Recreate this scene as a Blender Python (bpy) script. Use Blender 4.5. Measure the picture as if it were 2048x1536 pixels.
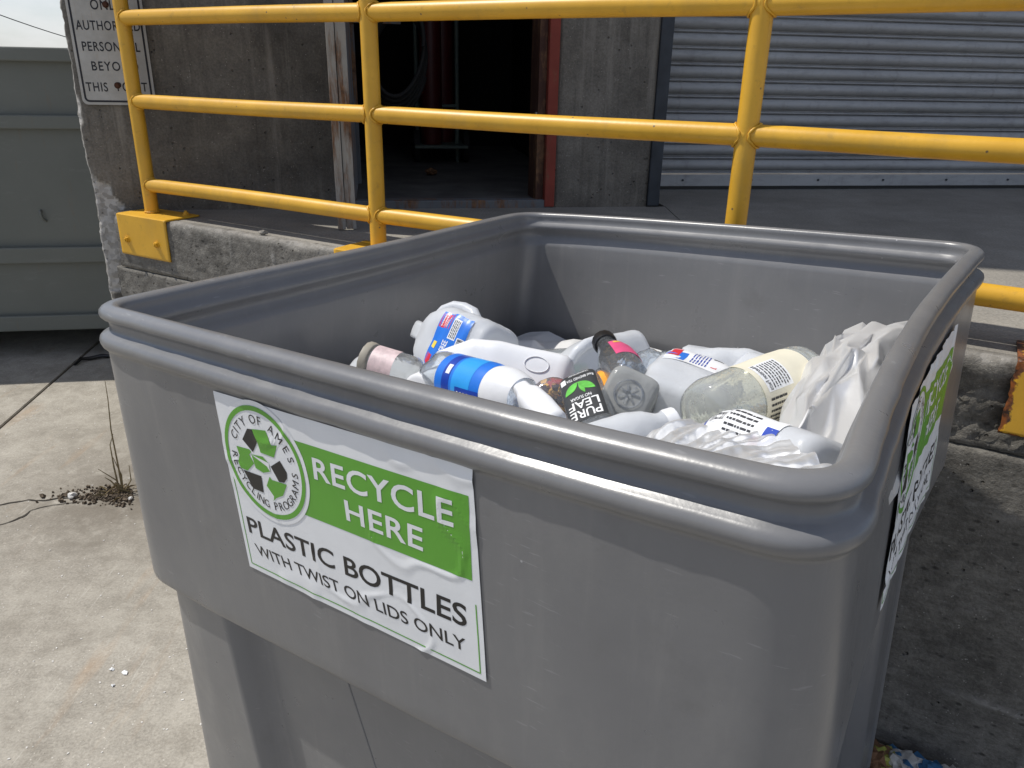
import bpy, bmesh, math, random
from mathutils import Vector, Matrix, noise
import mathutils
rnd = random.Random(7)
for o in list(bpy.data.objects): bpy.data.objects.remove(o)
scene = bpy.context.scene
col = scene.collection
R = math.radians
V = Vector

# ------------------------------------------------------------------ camera
G = 1.785                                   # eye height above the yard
FPX, PITCH, ROLL = 1553.7, R(21.96), R(1.163)
_fw = V((0, math.cos(PITCH), -math.sin(PITCH))); _up = V((0, math.sin(PITCH), math.cos(PITCH))); _rt = V((1, 0, 0))
_r = _rt*math.cos(ROLL)+_up*math.sin(ROLL); _u = -_rt*math.sin(ROLL)+_up*math.cos(ROLL)
cd = bpy.data.cameras.new('camera'); cam = bpy.data.objects.new('camera', cd); col.objects.link(cam)
cd.sensor_width = 36; cd.lens = FPX/2048*36; cd.clip_start = .02; cd.clip_end = 2000
M = Matrix.Identity(4)
for i in range(3):
    M[i][0] = _r[i]; M[i][1] = _u[i]; M[i][2] = -_fw[i]
M[2][3] = G
cam.matrix_world = M
scene.camera = cam
EYE = V((0, 0, G))

# ------------------------------------------------------------------ sky, sun, exposure
SUN = V((-.592, .135, 1)).normalized()      # towards the sun
w = bpy.data.worlds.new('World'); scene.world = w; w.use_nodes = True
nt = w.node_tree; nt.nodes.clear()
sky = nt.nodes.new('ShaderNodeTexSky'); sky.sky_type = 'NISHITA'; sky.sun_disc = False
sky.sun_elevation = math.asin(SUN.z); sky.sun_rotation = math.atan2(SUN.x, SUN.y)
sky.air_density = 1.0; sky.dust_density = .7; sky.ozone_density = 1.0
tc = nt.nodes.new('ShaderNodeTexCoord'); mp = nt.nodes.new('ShaderNodeMapping'); mp.inputs['Scale'].default_value = (1.2, 1.2, 3.5)
nz = nt.nodes.new('ShaderNodeTexNoise'); nz.inputs['Scale'].default_value = 2.2; nz.inputs['Detail'].default_value = 7; nz.inputs['Roughness'].default_value = .55
rp = nt.nodes.new('ShaderNodeValToRGB'); rp.color_ramp.elements[0].position = .42; rp.color_ramp.elements[1].position = .72
mx = nt.nodes.new('ShaderNodeMix'); mx.data_type = 'RGBA'
bg = nt.nodes.new('ShaderNodeBackground'); bg.inputs['Strength'].default_value = .11
ow = nt.nodes.new('ShaderNodeOutputWorld')
L = nt.links.new
L(tc.outputs['Generated'], mp.inputs['Vector']); L(mp.outputs[0], nz.inputs['Vector']); L(nz.outputs['Fac'], rp.inputs['Fac'])
L(rp.outputs['Color'], mx.inputs['Factor']); mt_ = nt.nodes.new('ShaderNodeMix'); mt_.data_type = 'RGBA'; mt_.blend_type = 'MULTIPLY'; mt_.inputs['Factor'].default_value = 1; mt_.inputs['B'].default_value = (.77, .85, 1.0, 1)
L(sky.outputs['Color'], mt_.inputs['A']); L(mt_.outputs['Result'], mx.inputs['A']); mx.inputs['B'].default_value = (8.2, 8.25, 8.4, 1)
L(mx.outputs['Result'], bg.inputs['Color']); L(bg.outputs[0], ow.inputs['Surface'])
sl = bpy.data.lights.new('sun', 'SUN'); sl.energy = 4.2; sl.angle = R(.53); sl.color = (1, .96, .89)
so = bpy.data.objects.new('sun', sl); col.objects.link(so); so.location = (-6, 2, 12)
so.rotation_euler = SUN.to_track_quat('Z', 'Y').to_euler()
scene.view_settings.view_transform = 'Standard'; scene.view_settings.look = 'None'
scene.view_settings.exposure = 0; scene.view_settings.gamma = 1
scene.render.engine = 'CYCLES'
scene.cycles.transparent_max_bounces = 16; scene.cycles.max_bounces = 10

# ------------------------------------------------------------------ photo pixel -> direction helpers
def ray(px):
    return _fw+_r*((px[0]-1024)/FPX)-_u*((px[1]-768)/FPX)
def onz(px, z):
    v = ray(px); return EYE+v*((z-G)/v.z)
def onplane(px, p0, n):
    v = ray(px); return EYE+v*((p0-EYE).dot(n)/v.dot(n))
def at_range(px, d):
    return EYE+ray(px).normalized()*d

# ------------------------------------------------------------------ object helpers
def tag(o, label=None, cat=None, group=None, kind=None):
    if label: o['label'] = label
    if cat: o['category'] = cat
    if group: o['group'] = group
    if kind: o['kind'] = kind
    return o
def empty(name, loc, label=None, cat=None, group=None):
    e = bpy.data.objects.new(name, None); col.objects.link(e); e.location = loc; e.empty_display_size = .1
    return tag(e, label, cat, group)
def mesh(name, vs, fs, mat, parent=None, smooth=False, auto=None):
    me = bpy.data.meshes.new(name); me.from_pydata([tuple(v) for v in vs], [], fs); me.update()
    if mat: me.materials.append(mat)
    if smooth: me.polygons.foreach_set('use_smooth', [True]*len(me.polygons))
    o = bpy.data.objects.new(name, me); col.objects.link(o)
    if parent:
        o.parent = parent
        if parent.type == 'EMPTY': o.matrix_parent_inverse = Matrix.Translation(-V(parent.location))
    if auto: 
        me.polygons.foreach_set('use_smooth', [True]*len(me.polygons))
        bm = bmesh.new(); bm.from_mesh(me)
        for e in bm.edges:
            if len(e.link_faces) == 2 and e.calc_face_angle(0) > auto: e.smooth = False
        bm.to_mesh(me); bm.free()
    return o
def frombm(name, bm, mat, parent=None, smooth=False):
    me = bpy.data.meshes.new(name); bm.to_mesh(me); bm.free()
    vs = [v.co.copy() for v in me.vertices]; fs = [tuple(p.vertices) for p in me.polygons]; bpy.data.meshes.remove(me)
    return mesh(name, vs, fs, mat, parent, smooth)
class Frame:
    """vertical-plane frame: t along, n across (away from the camera), z up"""
    def __init__(s, ang):
        s.T = V((math.cos(ang), math.sin(ang), 0)); s.N = V((-math.sin(ang), math.cos(ang), 0))
    def __call__(s, t, n, z): return s.T*t+s.N*n+V((0, 0, z))
def box(name, fr, t0, t1, n0, n1, z0, z1, mat, parent=None, bev=0., seg=2):
    bm = bmesh.new()
    vs = [bm.verts.new(fr(t, n, z)) for t in (t0, t1) for n in (n0, n1) for z in (z0, z1)]
    for f in ((0,1,3,2),(4,6,7,5),(0,4,5,1),(2,3,7,6),(0,2,6,4),(1,5,7,3)): bm.faces.new([vs[i] for i in f])
    bmesh.ops.recalc_face_normals(bm, faces=bm.faces)
    if bev: bmesh.ops.bevel(bm, geom=bm.edges[:], offset=bev, segments=seg, affect='EDGES', profile=.5)
    return frombm(name, bm, mat, parent)
def tube_data(pts, r, n=12, cap=True):
    vs, fs = [], []; m = len(pts); pts = [V(p) for p in pts]
    prev = None
    for i, p in enumerate(pts):
        d = (pts[min(i+1, m-1)]-pts[max(i-1, 0)]).normalized()
        if prev is None:
            a = d.orthogonal().normalized()
        else:
            a = (prev-d*prev.dot(d)).normalized()
        prev = a; b = d.cross(a)
        rr = r[i] if isinstance(r, (list, tuple)) else r
        for k in range(n):
            th = 2*math.pi*k/n; vs.append(p+(a*math.cos(th)+b*math.sin(th))*rr)
    for i in range(m-1):
        for k in range(n): fs.append((i*n+k, i*n+(k+1) % n, (i+1)*n+(k+1) % n, (i+1)*n+k))
    if cap: fs.append(tuple(range(n))[::-1]); fs.append(tuple(range((m-1)*n, m*n)))
    return vs, fs
def tube(name, pts, r, mat, parent=None, n=12):
    vs, fs = tube_data(pts, r, n); return mesh(name, vs, fs, mat, parent, auto=R(50))
def join_data(*ds):
    vs, fs = [], []
    for a, b in ds:
        k = len(vs); vs += list(a); fs += [tuple(i+k for i in f) for f in b]
    return vs, fs
def fbm(p, sc=1., o=4): return noise.fractal(V(p)*sc, 1., 2., o, noise_basis='PERLIN_ORIGINAL')

# ------------------------------------------------------------------ materials
class NT:
    def __init__(s, name):
        s.m = bpy.data.materials.new(name); s.m.use_nodes = True; s.t = s.m.node_tree; s.t.nodes.clear()
        s.out = s.t.nodes.new('ShaderNodeOutputMaterial'); s.tc = s.t.nodes.new('ShaderNodeTexCoord')
    def n(s, typ, **kw):
        x = s.t.nodes.new(typ)
        for k, v in kw.items():
            if k in x.inputs: x.inputs[k].default_value = v
            else: setattr(x, k, v)
        return x
    def l(s, a, b): s.t.links.new(a, b)
    def co(s, sc=(1, 1, 1), rot=(0, 0, 0)):
        m = s.n('ShaderNodeMapping'); m.inputs['Scale'].default_value = sc; m.inputs['Rotation'].default_value = rot
        s.l(s.tc.outputs['Object'], m.inputs['Vector']); return m.outputs[0]
    def noise(s, scale, detail=4, rough=.55, co=None, dist=0):
        x = s.n('ShaderNodeTexNoise'); x.inputs['Scale'].default_value = scale; x.inputs['Detail'].default_value = detail
        x.inputs['Roughness'].default_value = rough; x.inputs['Distortion'].default_value = dist
        s.l(co or s.tc.outputs['Object'], x.inputs['Vector']); return x.outputs['Fac']
    def voro(s, scale, feature='F1', co=None, rnd_=1, out='Distance'):
        x = s.n('ShaderNodeTexVoronoi'); x.feature = feature; x.inputs['Scale'].default_value = scale; x.inputs['Randomness'].default_value = rnd_
        s.l(co or s.tc.outputs['Object'], x.inputs['Vector']); return x.outputs[out]
    def ramp(s, fac, *stops):
        x = s.n('ShaderNodeValToRGB'); e = x.color_ramp.elements
        while len(e) < len(stops): e.new(.5)
        for i, (p, c) in enumerate(stops):
            e[i].position = p; e[i].color = (c, c, c, 1) if not isinstance(c, tuple) else (*c, 1)
        s.l(fac, x.inputs['Fac']); return x.outputs['Color']
    def mix(s, fac, a, b, mode='MIX'):
        x = s.n('ShaderNodeMix'); x.data_type = 'RGBA'; x.blend_type = mode
        for k, v in (('Factor', fac), ('A', a), ('B', b)):
            if isinstance(v, (int, float)): 
                if k == 'Factor': x.inputs[k].default_value = v
                else: x.inputs[k].default_value = (v, v, v, 1)
            elif isinstance(v, tuple): x.inputs[k].default_value = (*v, 1)
            else: s.l(v, x.inputs[k])
        return x.outputs['Result']
    def math(s, op, a, b=0.):
        x = s.n('ShaderNodeMath'); x.operation = op
        for i, v in enumerate((a, b)):
            if isinstance(v, (int, float)): x.inputs[i].default_value = v
            else: s.l(v, x.inputs[i])
        return x.outputs[0]
    def bump(s, h, strength=.5, dist=.01, prev=None):
        x = s.n('ShaderNodeBump'); x.inputs['Strength'].default_value = strength; x.inputs['Distance'].default_value = dist
        s.l(h, x.inputs['Height'])
        if prev: s.l(prev, x.inputs['Normal'])
        return x.outputs[0]
    def bsdf(s, color, rough=.5, bump=None, spec=.5, metal=0, **kw):
        x = s.n('ShaderNodeBsdfPrincipled')
        for k, v in (('Base Color', color), ('Roughness', rough), ('Specular IOR Level', spec), ('Metallic', metal)):
            if isinstance(v, tuple): x.inputs[k].default_value = (*v, 1)
            elif isinstance(v, (int, float)): x.inputs[k].default_value = v
            else: s.l(v, x.inputs[k])
        for k, v in kw.items(): x.inputs[k.replace('_', ' ')].default_value = v
        if bump: s.l(bump, x.inputs['Normal'])
        s.l(x.outputs[0], s.out.inputs['Surface']); return x
def flat(name, c, rough=.5, spec=.5, metal=0, var=.12, sc=30, bmp=0.):
    k = NT(name); f = k.noise(sc, 5)
    cc = k.mix(k.ramp(f, (.3, 0.), (.7, 1.)), tuple(x*(1-var) for x in c), tuple(min(1, x*(1+var)) for x in c))
    b = k.bump(k.noise(sc*6, 3), bmp, .002) if bmp else None
    k.bsdf(cc, rough, b, spec, metal); return k.m

def concrete(name, dark, light, pit=.5, specks=.5, streak=0., rough=.9, bumpd=.004, tint=None, chip=False):
    k = NT(name)
    big = k.ramp(k.noise(1.3, 6, .6), (.33, 0.), (.68, 1.))
    mid = k.noise(9, 6, .65); fine = k.noise(120, 4, .7)
    c = k.mix(big, dark, light)
    c = k.mix(.55 if chip else .22, c, k.ramp(mid, (.3, .28), (.72, .75)), 'OVERLAY')
    c = k.mix(.5, c, k.ramp(fine, (.3, .25), (.7, .78)), 'OVERLAY')
    if streak:
        st = k.noise(3.2, 5, .6, co=k.co((5, 5, .35)))
        c = k.mix(k.math('MULTIPLY', k.ramp(st, (.52, 0.), (.7, 1.)), streak), c, tuple(min(1, x*1.9) for x in light))
        st2 = k.noise(4.5, 4, .6, co=k.co((7, 7, .3)))
        c = k.mix(k.math('MULTIPLY', k.ramp(st2, (.55, 0.), (.75, 1.)), streak), c, tuple(x*.5 for x in dark))
    v = k.voro(95); sz = k.noise(31, 2)
    sp = k.math('MULTIPLY', k.ramp(v, (.10, 1.), (.22, 0.)), k.ramp(sz, (.56, 0.), (.62, 1.)))
    c = k.mix(k.math('MULTIPLY', sp, specks), c, tuple(min(1, x*1.9+.08) for x in light))
    if tint: c = tint(k, c)
    if chip:
        a = k.n('ShaderNodeAttribute'); a.attribute_name = 'chip'
        agg = k.mix(k.ramp(k.voro(55, out='Color'), (.3, 0.), (.7, 1.)), (.30, .285, .26), (.47, .45, .42))
        c = k.mix(a.outputs['Fac'], c, agg)
    v2 = k.voro(34); pm = k.math('MULTIPLY', k.ramp(v2, (.06, 1.), (.17, 0.)), k.ramp(k.noise(13, 3), (.54, 0.), (.6, 1.)))
    h = k.math('ADD', k.math('MULTIPLY', mid, .5), k.math('MULTIPLY', fine, .35))
    h = k.math('SUBTRACT', h, k.math('MULTIPLY', pm, pit*1.6))
    k.bsdf(c, rough, k.bump(h, 1., bumpd), .3); return k.m

def ground_tint(k, c):
    v = k.voro(42); sp = k.math('MULTIPLY', k.ramp(v, (.06, 1.), (.13, 0.)), k.ramp(k.noise(17, 2), (.5, 0.), (.58, 1.)))
    c = k.mix(k.math('MULTIPLY', sp, .75), c, (.66, .63, .57))
    v = k.voro(37); sp = k.math('MULTIPLY', k.ramp(v, (.05, 1.), (.11, 0.)), k.ramp(k.noise(15, 2, co=k.co((1, 1, 1), (0, 0, 1.))), (.54, 0.), (.6, 1.)))
    c = k.mix(k.math('MULTIPLY', sp, .7), c, (.09, .08, .065))
    # old rust streaks and pale drag scratches worn into the slab
    r1 = k.noise(2.2, 4, .6, co=k.co((3.2, .45, 1), (0, 0, R(-34))))
    c = k.mix(k.math('MULTIPLY', k.ramp(r1, (.60, 0.), (.72, 1.)), .35), c, (.42, .27, .15))
    r2 = k.noise(7, 3, .7, co=k.co((9, .5, 1), (0, 0, R(-30))))
    c = k.mix(k.math('MULTIPLY', k.ramp(r2, (.64, 0.), (.70, 1.)), .45), c, (.60, .57, .50))
    r3 = k.noise(.9, 5, .6)
    c = k.mix(k.math('MULTIPLY', k.ramp(r3, (.45, 0.), (.65, 1.)), .5), c, (.20, .18, .145))
    r4 = k.noise(4.5, 10, .82); c = k.mix(k.math('MULTIPLY', k.ramp(r4, (.46, 0.), (.58, 1.)), .30), c, (.46, .43, .37))
    r5 = k.noise(7.5, 10, .82, dist=.3); c = k.mix(k.math('MULTIPLY', k.ramp(r5, (.48, 0.), (.60, 1.)), .36), c, (.17, .15, .12))
    # damp, dirty patch where the cracks meet
    m = k.n('ShaderNodeMapping'); m.inputs['Location'].default_value = (2.15, -3.6, 0); m.inputs['Scale'].default_value = (1.25, 1.2, 1)
    k.l(k.tc.outputs['Object'], m.inputs['Vector']); g = k.n('ShaderNodeTexGradient'); g.gradient_type = 'SPHERICAL'; k.l(m.outputs[0], g.inputs['Vector'])
    dm = k.math('MULTIPLY', k.math('POWER', g.outputs['Fac'], 1.4), k.ramp(k.noise(11, 7, .7), (.30, 0.), (.52, 1.)))
    return k.mix(k.math('MULTIPLY', dm, .85), c, (.13, .11, .085))
M_GROUND = concrete('yard_concrete', (.30, .275, .232), (.385, .358, .308), .25, .8, 0, .9, .003, ground_tint)
def dock_tint(k, c):
    b1 = k.noise(13, 9, .8, co=k.co((1, 1, 2.0)), dist=.3); c = k.mix(k.math('MULTIPLY', k.ramp(b1, (.47, 0.), (.62, 1.)), .45), c, (.30, .285, .25))
    b2 = k.noise(17, 9, .8, co=k.co((1, 1, 2.4), (.02, 0, 0)), dist=.3); c = k.mix(k.math('MULTIPLY', k.ramp(b2, (.46, 0.), (.60, 1.)), .5), c, (.075, .068, .058))
    v = k.voro(26, co=k.co((.7, .7, 1.3))); pt = k.math('MULTIPLY', k.ramp(v, (.10, 1.), (.20, 0.)), k.ramp(k.noise(8, 2), (.45, 0.), (.50, 1.)))  # pits as dark dots, the shade of the holes put into the colour
    return k.mix(k.math('MULTIPLY', pt, .8), c, (.05, .046, .04))
M_WALL = concrete('wall_concrete', (.108, .098, .083), (.195, .178, .152), 1.3, .75, .45, .92, .006, chip=True)
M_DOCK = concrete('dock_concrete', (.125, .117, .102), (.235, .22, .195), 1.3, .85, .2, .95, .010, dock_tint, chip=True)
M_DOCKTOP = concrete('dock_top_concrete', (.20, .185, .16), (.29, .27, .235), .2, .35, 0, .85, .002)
M_JOINT = flat('joint_dirt', (.05, .045, .038), .95, .2)
M_DIRT = flat('dry_dirt', (.12, .095, .07), .95, .1, var=.5, sc=80)
M_STONE = flat('pale_stone', (.62, .60, .56), .85, .2, var=.2)
M_WEED = flat('dry_weed', (.23, .18, .10), .9, .1, var=.4, sc=60)

def yellow(name, rust=0.):
    k = NT(name)
    base = k.mix(k.ramp(k.noise(8, 5), (.3, 0.), (.7, 1.)), (.60, .325, .022), (.71, .395, .032))
    drt = k.math('MULTIPLY', k.ramp(k.noise(26, 6, .7), (.58, 0.), (.78, 1.)), .5)
    c = k.mix(drt, base, (.24, .14, .03))
    ch = k.math('MULTIPLY', k.ramp(k.voro(32), (.06, 1.), (.12, 0.)), k.ramp(k.noise(9, 2), (.54, 0.), (.58, 1.)))
    c = k.mix(ch, c, (.13, .09, .05))
    gr = k.math('MULTIPLY', k.ramp(k.noise(5, 7, .7, co=k.co((1, 1, .6))), (.52, 0.), (.72, 1.)), .35); c = k.mix(gr, c, (.36, .24, .07))
    rough = .42
    if rust:
        a = k.n('ShaderNodeAttribute'); a.attribute_name = 'rust'
        f = k.math('ADD', a.outputs['Fac'], k.math('MULTIPLY', k.math('SUBTRACT', k.noise(28, 6, .7), .5), 1.6))
        rc = k.mix(k.ramp(k.noise(60, 4), (.35, 0.), (.65, 1.)), (.035, .022, .018), (.30, .10, .03))
        rf = k.ramp(f, (.42, 0.), (.55, 1.))
        c = k.mix(rf, c, rc)
    brush = k.noise(40, 4, .6, co=k.co((1, 1, .25)))
    k.bsdf(c, rough, k.bump(brush, .35, .0015), .5); return k.m
M_YEL = yellow('yellow_paint'); M_YELR = yellow('rusted_yellow_paint', 1.)

def plastic_gray():
    k = NT('grey_bin_plastic')
    c = k.mix(k.ramp(k.noise(2.5, 5, .6), (.3, 0.), (.7, 1.)), (.150, .150, .154), (.178, .178, .180))
    dust = k.noise(7, 6, .7, co=k.co((1, 1, .5)))
    c = k.mix(k.math('MULTIPLY', k.ramp(dust, (.5, 0.), (.8, 1.)), .35), c, (.25, .245, .235))
    # fine pale scuffs
    s1 = k.noise(26, 2, .5, co=k.co((1, 1, 9), (R(24), R(12), 0))); s2 = k.noise(5, 3, .6)
    sc = k.math('MULTIPLY', k.ramp(s1, (.68, 0.), (.72, 1.)), k.ramp(s2, (.50, 0.), (.60, 1.)))
    c = k.mix(k.math('MULTIPLY', sc, .22), c, (.42, .42, .42))
    dr = k.noise(6, 5, .65, co=k.co((6, 6, .35))); c = k.mix(k.math('MULTIPLY', k.ramp(dr, (.55, 0.), (.75, 1.)), .30), c, (.235, .23, .222))
    dk = k.noise(9, 6, .7); c = k.mix(k.math('MULTIPLY', k.ramp(dk, (.60, 0.), (.78, 1.)), .30), c, (.10, .098, .094))
    p = k.math('MULTIPLY', k.ramp(k.voro(30), (.03, 1.), (.055, 0.)), k.ramp(k.noise(4, 2), (.56, 0.), (.62, 1.)))
    c = k.mix(k.math('MULTIPLY', p, .7), c, (.55, .55, .55))
    rg = k.math('ADD', k.math('MULTIPLY', k.noise(14, 5, .65), .22), .20)
    h = k.math('ADD', k.math('MULTIPLY', k.noise(3.5, 3), 1.), k.math('MULTIPLY', k.noise(180, 2), .03))
    k.bsdf(c, rg, k.bump(h, .35, .012), .5); return k.m
M_BIN = plastic_gray()
M_BINRIM = M_BIN
def vinyl(name, c, rough=.38):
    k = NT(name); h = k.noise(14, 4, .6, dist=.6)
    k.bsdf(k.mix(k.ramp(k.noise(20, 4), (.35, 0.), (.7, 1.)), tuple(x*.95 for x in c), c), rough, k.bump(h, .12, .005), .4); return k.m
M_VW = vinyl('white_vinyl', (.78, .79, .80)); M_VG = vinyl('green_vinyl', (.115, .36, .035)); M_VK = vinyl('black_vinyl', (.012, .012, .013))
def ribbed_steel():
    k = NT('grey_door_steel')
    c = k.mix(k.ramp(k.noise(3, 5, .6, co=k.co((.4, .4, 2))), (.3, 0.), (.7, 1.)), (.33, .33, .33), (.42, .42, .418))
    d = k.noise(12, 6, .7, co=k.co((1, 1, 3)))
    c = k.mix(k.math('MULTIPLY', k.ramp(d, (.50, 0.), (.78, 1.)), .5), c, (.15, .145, .14))
    dr = k.noise(5, 5, .65, co=k.co((5, 5, .25)))
    c = k.mix(k.math('MULTIPLY', k.ramp(dr, (.56, 0.), (.72, 1.)), .35), c, (.17, .16, .15))
    k.bsdf(c, .5, None, .4); return k.m
M_SLAT = ribbed_steel()
M_STEELD = flat('dark_jamb_steel', (.036, .042, .05), .6, .4, var=.35, sc=9, bmp=.3)
def rusty(name, paint, amt=.5, sc=(3, 3, 1)):
    k = NT(name); n1 = k.noise(3.2, 6, .7, co=k.co(sc))
    f = k.ramp(n1, (.5-.12*amt, 0.), (.62-.1*amt, 1.))
    rc = k.mix(k.ramp(k.noise(45, 4), (.3, 0.), (.7, 1.)), (.09, .05, .03), (.25, .13, .065))
    pc = k.mix(k.ramp(k.noise(11, 5), (.3, 0.), (.7, 1.)), tuple(x*.8 for x in paint), paint)
    k.bsdf(k.mix(f, pc, rc), .7, k.bump(k.noise(60, 5, .7), .5, .002), .3); return k.m
M_CHAN = rusty('rusting_white_steel', (.38, .37, .34), .2, (6, 6, .7)); M_CHAN2 = rusty('rusting_grey_steel', (.15, .16, .17), .15, (5, 5, .8))
M_RED = rusty('red_oxide_paint', (.26, .052, .035), -.5); M_BROWN = rusty('brown_jamb', (.075, .035, .025), .2)
M_DARKROOM = flat('near_black_room_wall', (.022, .021, .02), .95, .1); M_ROOMFLOOR = flat('dusty_floor', (.12, .115, .105), .9, .2, var=.3, sc=6)  # near-black wall colour carries the darkness of the unlit room
M_DUMP = None
def dump_mat():
    k = NT('grey_green_paint')
    c = k.mix(k.ramp(k.noise(1.2, 5, .6), (.3, 0.), (.7, 1.)), (.135, .143, .126), (.168, .176, .157))
    st = k.noise(4, 5, .65, co=k.co((6, 6, .6)))
    c = k.mix(k.math('MULTIPLY', k.ramp(st, (.62, 0.), (.76, 1.)), .5), c, (.20, .13, .07))
    sc = k.noise(8, 7, .75, co=k.co((.6, .6, 2.5))); c = k.mix(k.math('MULTIPLY', k.ramp(sc, (.58, 0.), (.72, 1.)), .35), c, (.25, .255, .24))
    k.bsdf(c, .55, k.bump(k.noise(2.5, 3), .3, .02), .4); return k.m
M_DUMP = dump_mat()
def signmat():
    k = NT('aged_sign_white')
    c = k.mix(k.ramp(k.noise(9, 6, .7), (.3, 0.), (.75, 1.)), (.36, .35, .32), (.52, .51, .48))
    st = k.noise(7, 4, .6, co=k.co((9, 9, .5)))
    c = k.mix(k.math('MULTIPLY', k.ramp(st, (.62, 0.), (.74, 1.)), .55), c, (.36, .25, .13))
    k.bsdf(c, .5, None, .4); return k.m
M_SIGN = signmat(); M_INK = flat('sign_ink', (.015, .015, .02), .5, .4)
M_RUSTBOLT = flat('rust_bolt', (.07, .03, .018), .85, .3, var=.4)

# ---- plastics of the bottles
def clear_plastic(name, tint=(1, 1, 1), haze=.08, rough=.06):
    k = NT(name)
    tr = k.n('ShaderNodeBsdfTransparent'); tr.inputs['Color'].default_value = (*tint, 1)
    gl = k.n('ShaderNodeBsdfGlossy'); gl.inputs['Roughness'].default_value = rough; gl.inputs['Color'].default_value = (.95, .97, 1, 1)
    df = k.n('ShaderNodeBsdfDiffuse'); df.inputs['Color'].default_value = (.8, .83, .86, 1)
    b = k.bump(k.noise(38, 3, .5), .5, .004)
    lw = k.n('ShaderNodeFresnel'); lw.inputs['IOR'].default_value = 1.55; k.l(b, lw.inputs['Normal']); k.l(b, gl.inputs['Normal'])
    m1 = k.n('ShaderNodeMixShader'); m1.inputs[0].default_value = haze; k.l(tr.outputs[0], m1.inputs[1]); k.l(df.outputs[0], m1.inputs[2])
    m2 = k.n('ShaderNodeMixShader'); f = k.math('MINIMUM', k.math('MULTIPLY', lw.outputs[0], 1.25), .85); k.l(f, m2.inputs[0])
    k.l(m1.outputs[0], m2.inputs[1]); k.l(gl.outputs[0], m2.inputs[2]); k.l(m2.outputs[0], k.out.inputs['Surface']); return k.m
def milky(name, c=(.80, .82, .84), trans=.45, clear=.12, rough=.3, bmp=.4, sc=16):
    k = NT(name)
    b = k.bump(k.noise(sc, 4, .55, dist=.4), bmp, .006)
    df = k.n('ShaderNodeBsdfDiffuse'); tl = k.n('ShaderNodeBsdfTranslucent'); gl = k.n('ShaderNodeBsdfGlossy'); tr = k.n('ShaderNodeBsdfTransparent')
    gl.inputs['Roughness'].default_value = rough
    for x in (df, tl): x.inputs['Color'].default_value = (*c, 1)
    for x in (df, tl, gl): k.l(b, x.inputs['Normal'])
    m1 = k.n('ShaderNodeMixShader'); m1.inputs[0].default_value = trans; k.l(df.outputs[0], m1.inputs[1]); k.l(tl.outputs[0], m1.inputs[2])
    m0 = k.n('ShaderNodeMixShader'); m0.inputs[0].default_value = clear; k.l(m1.outputs[0], m0.inputs[1]); k.l(tr.outputs[0], m0.inputs[2])
    fr = k.n('ShaderNodeFresnel'); fr.inputs['IOR'].default_value = 1.45; k.l(b, fr.inputs['Normal'])
    m2 = k.n('ShaderNodeMixShader'); k.l(k.math('MULTIPLY', fr.outputs[0], .55), m2.inputs[0]); k.l(m0.outputs[0], m2.inputs[1]); k.l(gl.outputs[0], m2.inputs[2])
    k.l(m2.outputs[0], k.out.inputs['Surface']); return k.m
M_CLEAR = clear_plastic('clear_pet'); M_CLEARB = clear_plastic('blue_tint_pet', (.93, .97, 1.), .14); M_CLEARD = clear_plastic('smoky_pet', (.90, .91, .90), .09)
M_HDPE = milky('milky_hdpe', (.85, .875, .91), .38, .17, .3, .45, 14); M_WHITEP = milky('white_hdpe', (.82, .83, .85), .15, 0., .35, .2)
M_BAG = milky('white_bag_film', (.93, .93, .925), .30, .03, .38, .06, 40); M_FILM = milky('clear_film', (.92, .93, .94), .25, .16, .3, .2, 40)
M_SQ = milky('thick_clear_base', (.50, .51, .50), .3, .3, .12, .3, 60)
M_JUICE = clear_plastic('lemonade_pet', (.93, .92, .78), .28)
M_BLACK = flat('black_cap', (.012, .012, .013), .35); M_REDP = flat('red_plastic', (.62, .02, .03), .35)
M_BLUE = flat('blue_label', (.02, .17, .66), .35, var=.06); M_BLUE2 = flat('dark_blue_label', (.012, .05, .36), .35, var=.06); M_CYAN = flat('sky_blue_label', (.03, .32, .78), .35, var=.06)
M_LWHITE = flat('label_white', (.78, .79, .80), .45, var=.03); M_CREAM = flat('cream_label', (.74, .70, .56), .45, var=.04); M_LRED = flat('label_red', (.60, .03, .05), .4)
M_LBLACK = flat('tea_label', (.035, .038, .042), .45); M_LEAF = flat('leaf_green', (.12, .48, .07), .45, var=.25, sc=60); M_LTXT = flat('label_ink', (.03, .03, .035), .5)
M_PINK = flat('pink_label', (.68, .09, .22), .4); M_PINKW = flat('pale_pink_label', (.66, .52, .52), .45, var=.2, sc=90); M_ORANGE = flat('orange_label', (.80, .32, .04), .4, var=.3); M_YELL = flat('yellow_print', (.85, .62, .08), .4)
M_NUT = flat('toffee_brown', (.30, .13, .05), .5, var=.4); M_NUT2 = flat('dark_chocolate', (.05, .03, .035), .4); M_NUT3 = flat('gold_wrapper', (.62, .36, .09), .35)

# =================================================================== THE SETTING
WALL = Frame(R(9.5)); WD = 3.637           # building wall plane
DOCK = Frame(R(-29.89)); DF = 2.02         # dock front face
ZD = G-.593                                # dock top
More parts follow.
